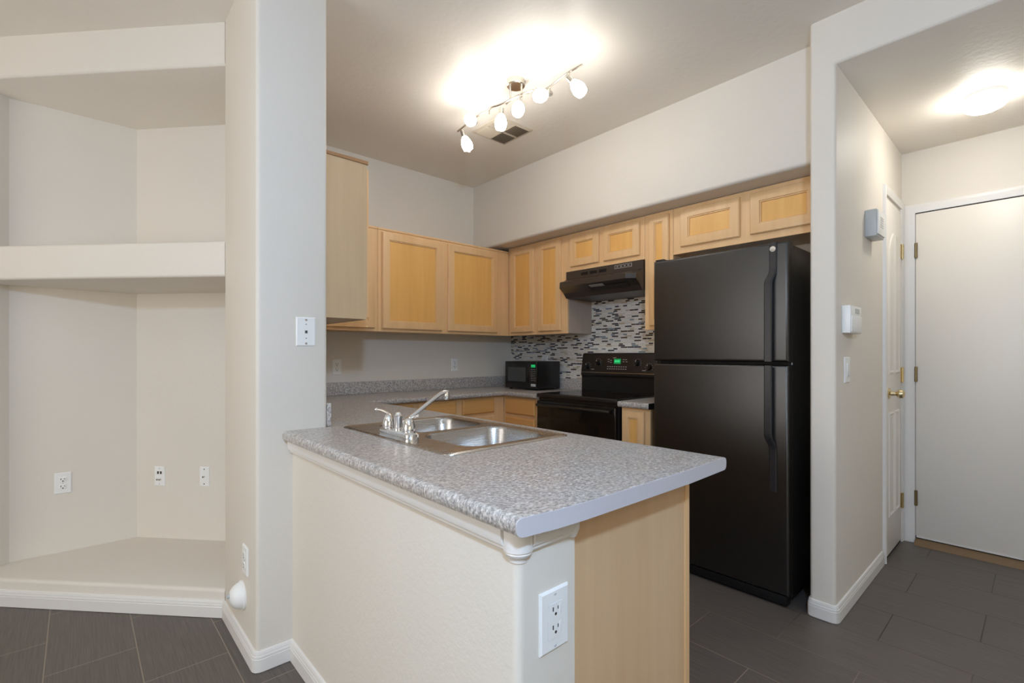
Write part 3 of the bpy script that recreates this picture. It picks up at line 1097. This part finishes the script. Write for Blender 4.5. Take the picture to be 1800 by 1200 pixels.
t = base_cab('base_cabinet', 'maple base cabinet with one drawer behind the faucet spout, nearest the peninsula', (1.445, 1.836, YB + 0.019, YC), (1.445, 1.836, YB, YB + 0.019), (1.445, 1.836, YB + 0.06, YC))
add_drawer(t, (1.49, YB, 0.745), (1, 0, 0), (0, -1, 0), 0.30, 0.115, M['maple_hx'])
add_door(t, (1.49, YB, 0.13), (1, 0, 0), (0, -1, 0), 0.30, 0.59)
t = base_cab('base_cabinet', 'maple base cabinet with two drawers side by side under back counter', (1.838, 2.640, YB + 0.019, YC), (1.838, XB, YB, YB + 0.019), (1.838, 2.64, YB + 0.06, YC))
add_drawer(t, (1.894, YB, 0.745), (1, 0, 0), (0, -1, 0), 0.27, 0.115, M['maple_hx'])
add_drawer(t, (2.225, YB, 0.745), (1, 0, 0), (0, -1, 0), 0.318, 0.115, M['maple_hx'])
add_door(t, (1.894, YB, 0.13), (1, 0, 0), (0, -1, 0), 0.27, 0.59)
add_door(t, (2.225, YB, 0.13), (1, 0, 0), (0, -1, 0), 0.318, 0.59)
t = base_cab('base_cabinet', 'maple drawer base cabinet in corner, left of the range', (XB + 0.019, 3.198, 2.634, YC - 0.4), (XB, XB + 0.019, 2.634, YB), (XB + 0.06, XC, 2.634, 3.0))
for v0, hh in ((0.735, 0.125), (0.555, 0.155), (0.345, 0.185), (0.13, 0.19)):
    add_drawer(t, (XB, 3.012, v0), (0, -1, 0), (-1, 0, 0), 0.345, hh, M['maple_h'])
t = base_cab('base_cabinet', 'narrow one-door maple base cabinet between range and fridge', (XB + 0.019, XC, 1.655, 1.868), (XB, XB + 0.019, 1.655, 1.868), (XB + 0.06, XC, 1.655, 1.868))
add_door(t, (XB, 1.856, 0.13), (0, -1, 0), (-1, 0, 0), 0.165, 0.728, 0.045)

# sink base under the peninsula (panels, open on top for the bowls)
t = thing('sink_base_cabinet', (1.08, 1.8, 0), 'wood-grain peninsula cabinet with plain pale orange end panel', 'cabinet', GB)
link('end_panel', MB().box(XW2 + 0.001, 1.325, 0.712, 0.73, 0.002, 0.874), M['maple_side'], t)
link('end_stile', MB().box(1.325, 1.349, 0.708, 0.73, 0.002, 0.874, 0.001, 1), M['maple'], t)
link('back_panel', MB().box(XW2 + 0.001, XW2 + 0.013, 0.73, 2.0, 0.1, 0.874), M['maple_side'], t)
link('bottom_panel', MB().box(XW2 + 0.013, 1.33, 0.73, 2.95, 0.1, 0.118), M['maple_side'], t)
link('face_frame', MB().box(1.33, 1.349, 0.73, 3.06, 0.1, 0.874), M['maple'], t)
link('toe_kick', MB().box(1.26, 1.28, 0.73, 3.0, 0.002, 0.1), M['toe'], t)
for k in range(4):
    add_door(t, (1.349, 0.76 + k * 0.57, 0.13), (0, 1, 0), (1, 0, 0), 0.52, 0.70)

# ------------------------------------------------------------------ countertops


def counter_mb(xs, ys, inside, z0, z1, rolled, r=0.014, shape=None):
    """plan made of grid cells; edges of the top for which rolled(mid) holds get a rolled edge"""
    b = bmesh.new()
    vt_ = {}

    def V(i, j):
        if (i, j) not in vt_:
            vt_[(i, j)] = b.verts.new((xs[i], ys[j], z1))
        return vt_[(i, j)]
    fs = []
    for i in range(len(xs) - 1):
        for j in range(len(ys) - 1):
            if inside((xs[i] + xs[i + 1]) / 2, (ys[j] + ys[j + 1]) / 2):
                fs.append(b.faces.new((V(i, j), V(i + 1, j), V(i + 1, j + 1), V(i, j + 1))))
    ret = bmesh.ops.extrude_face_region(b, geom=fs)
    for v in [g for g in ret['geom'] if isinstance(g, bmesh.types.BMVert)]:
        v.co.z = z0
    bmesh.ops.recalc_face_normals(b, faces=b.faces)
    if shape:
        for v in b.verts:
            shape(v.co)
    es = []
    for e in b.edges:
        if len(e.link_faces) != 2:
            continue
        m_ = (e.verts[0].co + e.verts[1].co) / 2
        n0, n1 = e.link_faces[0].normal, e.link_faces[1].normal
        if abs(m_.z - z1) < 1e-4 and abs(n0.z - n1.z) > 0.5 and rolled(m_):
            es.append(e)
        if abs(m_.z - z0) < 1e-4 and abs(n0.z - n1.z) > 0.5 and rolled(m_):
            es.append(e)
    if es:
        bmesh.ops.bevel(b, geom=es, offset=r, segments=4, affect='EDGES', profile=0.5, clamp_overlap=True)
    bmesh.ops.recalc_face_normals(b, faces=b.faces)
    m = MB()
    return m._take(b)


ZC0, ZC1 = 0.876, 0.914
XC0, XC1, YC0 = 0.6026, 1.435, 0.650
NFY, EFX = 3.0, 2.62
END = [(0.6, 0.658), (0.626, 0.653), (0.70, 0.643), (0.77, 0.638), (0.96, 0.635), (1.2, 0.632), (1.40, 0.638), (1.5, 0.642)]


def end_y(x):
    for (a, ya), (b_, yb) in zip(END, END[1:]):
        if a <= x <= b_:
            return ya + (yb - ya) * (x - a) / (b_ - a)
    return END[-1][1]


SX0, SX1, SY0, SY1 = 0.845, 1.355, 1.215, 1.955
xs = [XC0, 0.626, 0.66, 0.70, XP2 + 0.0005, SX0, 0.96, 1.08, 1.2, SX1, 1.40, XC1, EFX, XE - 0.0005]
ys = [YC0, SY0, SY1, YP - 0.0005, 2.632, NFY, YN - 0.0005]


def ins(x, y):
    if SX0 < x < SX1 and SY0 < y < SY1:
        return False
    if x < XP2 and y > YP - 0.001:
        return False
    if x < XC1:
        return True
    if y > NFY:
        return True
    return x > EFX and y > 2.632


def rolled(m):
    if abs(m.x - XC0) < 1e-3:
        return True
    if abs(m.x - XC1) < 1e-3 and m.y < NFY:
        return True
    if abs(m.y - NFY) < 1e-3 and XC1 < m.x < EFX:
        return True
    return abs(m.x - EFX) < 1e-3 and m.y < NFY


def shp(co):
    if abs(co.y - YC0) < 1e-4:
        co.y = end_y(co.x)


ct = thing('countertop', (1.1, 1.6, ZC0), 'speckled grey laminate countertop of peninsula and back run', 'countertop', 'laminate countertops')
link('worktop', counter_mb(xs, ys, ins, ZC0, ZC1, rolled, 0.015, shp), M['laminate'], ct, angle=40)
# bare end cap on the peninsula's end: follows the bowed cut and the rolled profile
cap = MB()
pts = [XC0, 0.626, 0.66, 0.70, 0.77, 0.87, 0.96, 1.08, 1.2, 1.30, 1.40, XC1]
r_ = 0.014
fr0, fr1, bk0, bk1 = [], [], [], []
loops = []


def zlim(x):
    d = min(x - XC0, XC1 - x)
    if d >= r_:
        return ZC0, ZC1
    q = r_ - math.sqrt(max(0, r_ * r_ - (r_ - d) ** 2))
    return ZC0 + q, ZC1 - q


xx = sorted(pts + [XC0 + 0.0015, XC0 + 0.004, XC0 + 0.008, XC0 + 0.0145, XC1 - 0.0015, XC1 - 0.004, XC1 - 0.008, XC1 - 0.0145])
for x in xx:
    z0_, z1_ = zlim(x)
    y = end_y(x)
    loops.append([(x, y - 0.0025, z0_ + 0.0005), (x, y - 0.0025, z1_ - 0.0008), (x, y + 0.001, z1_ - 0.0008), (x, y + 0.001, z0_ + 0.0005)])
cap.loft(loops)
link('end_cap', cap, M['cap'], ct)['label'] = 'pale bare end cap'
bs = MB()
tb = 0.02
bs.box(XP2 + 0.0205, XE - 0.021, YN - tb - 0.0005, YN - 0.0005, ZC1, 1.010, 0.004, 2)
link('backsplash_strip', bs, M['laminate'], ct)
link('backsplash_strip', MB().box(XP2 + 0.0005, XP2 + tb, YP + 0.004, YN - 0.0005, ZC1, 1.012, 0.005, 3), M['laminate'], ct)
link('backsplash_strip', MB().box(XE - tb - 0.0005, XE - 0.0005, 2.632, YN - 0.021, ZC1, 1.010, 0.004, 2), M['laminate'], ct)

c2 = thing('countertop', (2.9, 1.75, ZC0), 'small piece of speckled grey countertop between range and fridge', 'countertop', 'laminate countertops')
y_a, y_b = 1.645, 1.874
link('worktop', counter_mb([EFX, XE - 0.0005], [y_a, y_b], lambda x, y: True, ZC0, ZC1, lambda m: abs(m.x - EFX) < 1e-3, 0.015), M['laminate'], c2, angle=40)
link('end_cap', MB().box(EFX + 0.002, XE - 0.001, y_a - 0.0025, y_a, ZC0 + 0.001, ZC1 - 0.001), M['black_satin'], c2)['label'] = 'dark side edge'
link('backsplash_strip', MB().box(XE - tb - 0.0005, XE - 0.0005, y_a, y_b, ZC1, 1.010, 0.004, 2), M['laminate'], c2)

# mosaic tile
mt = MB().prism([(1.645, 1.0105), (1.876, 1.0105), (1.876, 0.925), (2.63, 0.925), (2.63, 1.0105), (YN - 0.0005, 1.0105), (YN - 0.0005, 1.90), (1.645, 1.90)], XE - 0.0065, XE - 0.0004, 'X')
mt_ = link('backsplash_tile', mt, M['mosaic'], None, (XE, 2.4, 0.92))
tag(mt_, 'mosaic backsplash of thin grey, white and black glass strips behind range', 'backsplash')

# ------------------------------------------------------------------ sink and faucet
sk = thing('sink', (1.1, 1.585, ZC1), 'stainless steel double-bowl drop-in sink in peninsula counter', 'sink')
ox0, ox1, oy0, oy1 = 0.822, 1.372, 1.195, 1.975
bowls = [(0.935, 1.322, 1.238, 1.562), (0.935, 1.322, 1.608, 1.932)]
ZR = ZC1 + 0.004
b = bmesh.new()
edges = []


def add_loop(pts):
    vs = [b.verts.new(p) for p in pts]
    es = [b.edges.new((vs[i], vs[(i + 1) % len(vs)])) for i in range(len(vs))]
    edges.extend(es)
    return vs


outer = add_loop(rect(ox0, ox1, oy0, oy1, 0.035, ZR, 5))
for (p, q, r, s) in bowls:
    add_loop(rect(p, q, r, s, 0.075, ZR, 7))
bmesh.ops.triangle_fill(b, use_beauty=True, use_dissolve=False, edges=edges)
bmesh.ops.recalc_face_normals(b, faces=b.faces)
for f_ in b.faces:
    if f_.normal.z < 0:
        f_.normal_flip()
rim = MB()._take(b)
lo = [rect(ox0, ox1, oy0, oy1, 0.035, ZR, 5), rect(ox0 - 0.003, ox1 + 0.003, oy0 - 0.003, oy1 + 0.003, 0.038, ZR - 0.0012, 5),
      rect(ox0 - 0.004, ox1 + 0.004, oy0 - 0.004, oy1 + 0.004, 0.039, ZC1 + 0.0003, 5)]
rim.loft(lo, False, False)
# raised bead round the edge of the deck
rim.loft([rect(ox0 + 0.004, ox1 - 0.004, oy0 + 0.004, oy1 - 0.004, 0.033, ZR, 5), rect(ox0 + 0.007, ox1 - 0.007, oy0 + 0.007, oy1 - 0.007, 0.031, ZR + 0.002, 5),
          rect(ox0 + 0.010, ox1 - 0.010, oy0 + 0.010, oy1 - 0.010, 0.030, ZR + 0.002, 5), rect(ox0 + 0.014, ox1 - 0.014, oy0 + 0.014, oy1 - 0.014, 0.028, ZR, 5)], False, False)
link('deck', rim, M['steel'], sk, angle=30)
for (p, q, r, s) in bowls:
    L = []
    for ins_, z, rr in ((0, ZR, 0.075), (0.003, ZR - 0.003, 0.073), (0.006, ZR - 0.010, 0.07), (0.014, ZR - 0.12, 0.065), (0.022, ZR - 0.15, 0.06), (0.042, ZR - 0.168, 0.05), (0.10, ZR - 0.176, 0.04)):
        L.append(rect(p + ins_, q - ins_, r + ins_, s - ins_, rr, z, 7))
    bw = link('bowl', MB().loft(L, False, True), M['steel'], sk, angle=50)
    for f_ in bw.data.polygons:
        pass
    link('drain', MB().lathe([(0, 0.0015), (0.03, 0.0015), (0.042, 0.003), (0.045, 0)], ((p + q) / 2, (r + s) / 2, ZR - 0.176), seg=24), M['chrome'], bw)

fc = thing('faucet', (0.88, 1.60, ZR), 'chrome two-handle kitchen faucet with long straight spout', 'faucet')
link('base_plate', MB().loft([rect(0.851, 0.909, 1.482, 1.718, 0.028, ZR, 6), rect(0.851, 0.909, 1.482, 1.718, 0.028, ZR + 0.018, 6), rect(0.856, 0.904, 1.487, 1.713, 0.024, ZR + 0.024, 6)]), M['chrome'], fc)
ZF0 = ZR + 0.024
FY = 1.60
link('spout_body', MB().lathe([(0.0, 0), (0.0175, 0), (0.0175, 0.006), (0.0155, 0.008), (0.0155, 0.040), (0.017, 0.044), (0.017, 0.052), (0.013, 0.056), (0.011, 0.064), (0, 0.066)], (0.88, FY, ZF0), seg=24), M['chrome'], fc)
sp = MB().tube([(0.893, FY, ZF0 + 0.018), (0.94, FY, ZF0 + 0.045), (1.02, FY, ZF0 + 0.095), (1.055, FY, ZF0 + 0.117), (1.078, FY, ZF0 + 0.126), (1.10, FY, ZF0 + 0.127)], (0.0095, 0.008), 14, 2)
link('spout', sp, M['chrome'], fc)
link('aerator', MB().lathe([(0, 0.008), (0.0095, 0.006), (0.0105, 0), (0.0105, -0.018), (0.009, -0.026), (0, -0.026)], (1.093, FY, ZF0 + 0.122), seg=18), M['chrome'], fc)
for yy, sg in ((1.525, 1), (1.675, -1)):
    hd = link('handle', MB().lathe([(0, 0), (0.0225, 0), (0.0235, 0.004), (0.022, 0.02), (0.018, 0.036), (0.012, 0.047), (0.006, 0.052), (0, 0.053)], (0.88, yy, ZF0), seg=24), M['chrome'], fc)
    if sg > 0:
        lv = MB().tube([(0.888, yy, ZF0 + 0.046), (0.896, yy - 0.003, ZF0 + 0.052), (0.907, yy - 0.008, ZF0 + 0.054)], (0.006, 0.004), 10, 1)
        lv.sphere((0.911, yy - 0.009, ZF0 + 0.054), 0.0065)
    else:
        lv = MB().tube([(0.885, yy, ZF0 + 0.046), (0.875, yy + 0.012, ZF0 + 0.056), (0.863, yy + 0.032, ZF0 + 0.064), (0.852, yy + 0.046, ZF0 + 0.064)], (0.007, 0.004), 10, 1)
        lv.sphere((0.852, yy + 0.046, ZF0 + 0.065), 0.007)
    link('lever', lv, M['chrome'], hd)

# ------------------------------------------------------------------ range
rg = thing('range', (2.9, 2.25, 0), 'black electric range with control panel at the back', 'range')
RY0, RY1, RX = 1.880, 2.626, 2.625
link('body', MB().box(RX + 0.03, 3.17, RY0, RY1, 0.02, 0.895), M['black_satin'], rg)
ck = MB().box(RX, 3.13, RY0, RY1, 0.893, 0.921, 0.006, 3)
cko = link('cooktop', ck, M['black_satin'], rg)
link('glass_top', MB().box(RX + 0.03, 3.085, RY0 + 0.02, RY1 - 0.02, 0.919, 0.9235, 0.001, 1), M['black_gloss'], rg)
od = link('oven_door', MB().box(RX, RX + 0.03, RY0 + 0.015, RY1 - 0.004, 0.25, 0.868, 0.006, 3), M['black_gloss'], rg)
link('window', MB().box(RX - 0.0015, RX, RY0 + 0.15, RY1 - 0.15, 0.42, 0.735), M['black_gloss'], od)
hb = MB().prism([(RX - 0.042, 0.836), (RX - 0.036, 0.848), (RX - 0.012, 0.852), (RX - 0.012, 0.828), (RX - 0.034, 0.826)], RY0 + 0.04, RY1 - 0.03, 'Y', 0.003, 2)
hb.box(RX - 0.03, RX + 0.002, RY0 + 0.05, RY0 + 0.09, 0.829, 0.849)
hb.box(RX - 0.03, RX + 0.002, RY1 - 0.08, RY1 - 0.04, 0.829, 0.849)
link('handle', hb, M['black_satin'], od)
link('storage_drawer', MB().box(RX, RX + 0.03, RY0 + 0.015, RY1 - 0.004, 0.06, 0.24, 0.006, 3), M['black_satin'], rg)
link('backguard', MB().box(3.118, 3.185, RY0, 2.585, 0.915, 1.05), M['black_satin'], rg)
GY0, GY1 = 1.874, 2.578
cp = MB().prism([(3.098, 1.043), (3.185, 1.043), (3.185, 1.228), (3.135, 1.232), (3.118, 1.222), (3.094, 1.062)], GY0, GY1, 'Y', 0.007, 3)
cpo = link('control_panel', cp, M['black_satin'], rg)
tilt = math.atan2(3.118 - 3.094, 1.222 - 1.062)
PN = Vector((-math.cos(tilt), 0, math.sin(tilt)))
PV = Vector((math.sin(tilt), 0, math.cos(tilt)))
PO = Vector((3.094, GY1, 1.062))


def on_panel(mb):
    return mb.moved(PO, (0, -1, 0), PV, PN)


for u, v in ((0.068, 0.062), (0.173, 0.093), (0.537, 0.093), (0.638, 0.062)):
    kb = MB().lathe([(0, 0), (0.023, 0), (0.023, 0.003), (0.019, 0.006), (0.017, 0.020), (0, 0.021)], (u, v, 0), (0, 0, 1), 24)
    kb.box(u - 0.004, u + 0.004, v - 0.018, v + 0.018, 0.012, 0.028, 0.002)
    ko = link('knob', on_panel(kb), M['knob_black'], cpo)
    mk = MB()
    for k in range(9):
        a = math.radians(-120 + 30 * k + 90)
        mk.box(u + 0.031 * math.cos(a) - 0.0017, u + 0.031 * math.cos(a) + 0.0017, v + 0.031 * math.sin(a) - 0.0017, v + 0.031 * math.sin(a) + 0.0017, 0.0, 0.0006)
    link('dial_marks', on_panel(mk), M['mark_white'], cpo)
    m3 = MB().box(u - 0.002, u + 0.002, v + 0.006, v + 0.018, 0.0275, 0.0286)
    link('pointer', on_panel(m3), M['mark_white'], ko)
link('display', on_panel(MB().box(0.322, 0.385, 0.085, 0.125, 0, 0.0012)), M['green'], cpo)
dg = MB()
for i, u in enumerate((0.335, 0.346, 0.360, 0.371)):
    dg.box(u - 0.004, u - 0.0028, 0.098, 0.113, 0.0012, 0.0018)
    dg.box(u + 0.002, u + 0.0032, 0.098, 0.113, 0.0012, 0.0018)
    dg.box(u - 0.004, u + 0.0032, 0.098, 0.0992, 0.0012, 0.0018)
    dg.box(u - 0.004, u + 0.0032, 0.1118, 0.113, 0.0012, 0.0018)
link('digits', on_panel(dg), M['green_digit'], cpo)
bt = MB()
for r in range(2):
    for k in range(9):
        u = 0.262 + 0.021 * k
        v = 0.060 - r * 0.018
        bt.box(u, u + 0.012, v, v + 0.005, 0, 0.001)
for (u, v) in ((0.262, 0.118), (0.262, 0.100), (0.285, 0.110), (0.285, 0.094), (0.402, 0.116), (0.402, 0.10), (0.424, 0.116), (0.43, 0.1), (0.31, 0.13), (0.325, 0.132)):
    bt.box(u, u + 0.016, v, v + 0.004, 0, 0.001)
for (u, v) in ((0.105, 0.036), (0.58, 0.036)):
    bt.box(u, u + 0.03, v, v + 0.004, 0, 0.001)
link('button_legends', on_panel(bt), M['mark_white'], cpo)
link('trim_line', on_panel(MB().box(0.01, GY1 - GY0 - 0.01, 0.012, 0.015, 0, 0.0008)), M['nickel'], cpo)

# ------------------------------------------------------------------ range hood
hd = thing('range_hood', (3.0, 2.19, 1.65), 'black under-cabinet range hood above the range', 'range hood')
HY0, HY1 = 1.845, 2.538
hx = 2.868
b = bmesh.new()


def ring(y, ins_):
    pr = [(3.1925, 1.868), (hx, 1.868), (hx, 1.806), (hx - 0.128 + ins_, 1.768), (hx - 0.130 + ins_, 1.733), (hx - 0.03, 1.695), (hx, 1.66), (3.1925, 1.655)]
    return [(x, y, z) for x, z in pr]


hm = MB().loft([ring(HY0, 0.05), ring(HY0 + 0.05, 0.0), ring(HY1 - 0.05, 0.0), ring(HY1, 0.05)])
link('canopy', hm, M['hood'], hd, angle=20)
link('filter_panel', MB().prism([(hx - 0.085, 1.7095), (hx - 0.035, 1.6915), (hx - 0.036, 1.6885), (hx - 0.086, 1.7065)], HY0 + 0.07, HY0 + 0.40, 'Y'), M['filter'], hd)
link('light_lens', MB().prism([(hx - 0.112, 1.7215), (hx - 0.06, 1.7025), (hx - 0.061, 1.6990), (hx - 0.113, 1.7180)], 2.10, 2.22, 'Y'), M['lens'], hd)
for k, (ya, yb) in enumerate(((2.32, 2.385), (2.235, 2.30), (2.15, 2.215))):
    link('vent_slot', MB().box(hx - 0.0015, hx + 0.002, ya, yb, 1.824, 1.846), M['black_matte'], hd)
cpn = link('switch_plate', MB().box(hx - 0.002, hx + 0.002, 1.93, 2.075, 1.832, 1.858), M['lens'], hd)
link('switch_panel', MB().box(hx - 0.003, hx + 0.002, 1.936, 2.069, 1.8365, 1.8535), M['black_satin'], hd)
sw = MB()
for k in range(4):
    sw.box(hx - 0.0036, hx, 1.948 + 0.031 * k, 1.966 + 0.031 * k, 1.841, 1.849)
link('switch_button', sw, M['lens'], hd)

# ------------------------------------------------------------------ fridge
fg = thing('refrigerator', (2.84, 1.18, 0), 'tall black top-freezer refrigerator beside the stub wall', 'refrigerator')
FY0, FY1, FX = 0.818, 1.541, 2.508
link('body', MB().box(FX + 0.072, 3.17, FY0 + 0.004, FY1 - 0.004, 0.03, 1.752, 0.006, 2), M['fridge'], fg)
link('gasket', MB().box(FX + 0.06, FX + 0.075, FY0 + 0.012, FY1 - 0.012, 0.07, 1.745), M['black_matte'], fg)


def fdoor(z0, z1):
    return MB().box(FX, FX + 0.062, FY0, FY1, z0, z1, 0.014, 4, lambda c: abs(c.x - FX) < 1e-3 or abs(c.y - FY0) < 1e-3 and abs(c.x - FX) < 0.02)


fz_ = link('freezer_door', fdoor(1.182, 1.761), M['fridge'], fg)
fd = link('fresh_food_door', fdoor(0.062, 1.167), M['fridge'], fg)
link('bottom_grille', MB().box(FX + 0.012, FX + 0.06, FY0 + 0.01, FY1 - 0.01, 0.012, 0.057, 0.003, 2), M['black_matte'], fg)
for y in (FY0 + 0.04, FY1 - 0.04):
    link('foot', MB().cyl((FX + 0.05, y, 0.0), (FX + 0.05, y, 0.02), 0.018, seg=14), M['black_matte'], fg)
link('hinge_cover', MB().box(FX + 0.012, FX + 0.07, FY1 - 0.06, FY1 - 0.006, 1.758, 1.772, 0.004, 2), M['black_satin'], fg)


def grip(z_flat0, z_flat1, z_bow0, z_bow1, y0_, y1_, bow):
    """strip handle: flat on the door between the flats, bowed out between the bows"""
    n = 40
    L = []
    zs = [z_flat0 + (z_flat1 - z_flat0) * k / n for k in range(n + 1)]
    for z in zs:
        if z_bow0 <= z <= z_bow1:
            t = 1.0
        else:
            d = (z_bow0 - z) if z < z_bow0 else (z - z_bow1)
            t = max(0.0, 1 - d / 0.07)
            t = t * t * (3 - 2 * t)
        x = FX - 0.006 - bow * t
        sh = 0.012 * t
        L.append([(x - 0.005, y0_ + sh + 0.004, z), (x - 0.001, y0_ + sh, z), (x + 0.010, y0_ + sh, z), (x + 0.010, y1_ + sh, z), (x - 0.001, y1_ + sh, z), (x - 0.005, y1_ + sh - 0.004, z)])
    return MB().loft(L)


M['handle'] = simple('handle_black', srgb(44, 43, 45), 0.3)
link('handle', grip(1.184, 1.760, 1.184, 1.56, 0.868, 0.902, 0.032), M['handle'], fz_)
link('handle', grip(0.555, 1.165, 0.83, 1.165, 0.868, 0.902, 0.032), M['handle'], fd)
bd = link('badge', MB().lathe([(0, 0), (0.014, 0), (0.0135, 0.002), (0, 0.0025)], (FX - 0.0115, 0.884, 1.728), (-1, 0, 0), 28), M['chrome'], fz_)
em = MB()
for r in (0.0115,):
    em.lathe([(r, 0.0022), (r, 0.0030), (r - 0.001, 0.0030), (r - 0.001, 0.0022)], (FX - 0.0115, 0.884, 1.728), (-1, 0, 0), 28, caps=False)
bx = FX - 0.0115 - 0.0028
cz, cy_ = 1.728, 0.884
em.tube([(bx, cy_ - 0.0005, cz + 0.004), (bx, cy_ + 0.004, cz + 0.006), (bx, cy_ + 0.0065, cz), (bx, cy_ + 0.004, cz - 0.006), (bx, cy_ + 0.0005, cz - 0.003), (bx, cy_ + 0.003, cz)], 0.0007, 6, 1)
em.tube([(bx, cy_ - 0.007, cz + 0.005), (bx, cy_ - 0.003, cz + 0.006), (bx, cy_ - 0.002, cz + 0.002), (bx, cy_ - 0.005, cz), (bx, cy_ - 0.001, cz - 0.002), (bx, cy_ - 0.003, cz - 0.006), (bx, cy_ - 0.007, cz - 0.004)], 0.0007, 6, 1)
link('emblem', em, M['plastic_grey'], bd)

# ------------------------------------------------------------------ microwave
mw = thing('microwave', (3.0, 3.05, ZC1), 'small black countertop microwave in the kitchen corner', 'microwave')
MX, MY0, MY1 = 2.852, 2.850, 3.252
MZ0, MZ1 = 0.926, 1.160
link('case', MB().box(MX + 0.022, 3.14, MY0, MY1, MZ0, MZ1, 0.005, 2), M['black_satin'], mw)
dr = link('door', MB().box(MX, MX + 0.022, 2.952, MY1, MZ0, MZ1, 0.006, 3), M['black_gloss'], mw)
link('window', MB().box(MX - 0.0012, MX + 0.001, 2.985, 3.212, 0.985, 1.108, 0.0005, 1), M['screen_dark'], dr)
cpm = link('control_panel', MB().box(MX, MX + 0.022, MY0, 2.950, MZ0, MZ1, 0.006, 3), M['black_gloss'], mw)
link('display', MB().box(MX - 0.0012, MX + 0.001, 2.866, 2.918, 1.108, 1.134), M['green'], cpm)
dg = MB()
for u in (2.910, 2.900, 2.888, 2.878):
    dg.box(MX - 0.0018, MX - 0.001, u - 0.003, u - 0.002, 1.114, 1.128)
    dg.box(MX - 0.0018, MX - 0.001, u - 0.003, u + 0.002, 1.1265, 1.128)
link('digits', dg, M['green_digit'], cpm)
kk = MB()
for r in range(7):
    for c in range(3):
        kk.box(MX - 0.0012, MX + 0.001, 2.866 + 0.021 * c, 2.878 + 0.021 * c, 1.090 - 0.0155 * r, 1.093 - 0.0155 * r)
link('key_legends', kk, M['mark_white'], cpm)
link('door_button', MB().box(MX - 0.004, MX + 0.001, 2.862, 2.918, 0.948, 0.970, 0.002, 2), M['plastic_grey'], cpm)['label'] = 'pale door release button'
for (x, y) in ((2.90, 2.88), (2.90, 3.22), (3.10, 2.88), (3.10, 3.22)):
    link('foot', MB().cyl((x, y, ZC1), (x, y, MZ0 + 0.002), 0.012, seg=12), M['black_matte'], mw)

# ------------------------------------------------------------------ window frames behind the camera
w1 = bpy.data.objects.new('window_1', None)
COL.objects.link(w1)
w1.location = (-0.4, -3.55, 0.3)
OFF['window_1'] = Vector(w1.location)
w1['kind'] = 'structure'
fm = MB()
for x in (-2.0, -0.425, 1.15):
    fm.box(x, x + 0.05, -3.58, -3.52, 0.3, 2.35)
fm.box(-2.0, 1.2, -3.58, -3.52, 0.3, 0.35).box(-2.0, 1.2, -3.58, -3.52, 2.30, 2.35)
link('window_frame', fm, M['frame_white'], w1)
w2 = bpy.data.objects.new('window_2', None)
COL.objects.link(w2)
w2.location = (-3.15, 1.4, 0.5)
OFF['window_2'] = Vector(w2.location)
w2['kind'] = 'structure'
fm = MB()
for y in (0.3, 1.375, 2.45):
    fm.box(-3.18, -3.12, y, y + 0.05, 0.5, 2.3)
fm.box(-3.18, -3.12, 0.3, 2.5, 0.5, 0.55).box(-3.18, -3.12, 0.3, 2.5, 2.25, 2.3)
link('window_frame', fm, M['frame_white'], w2)
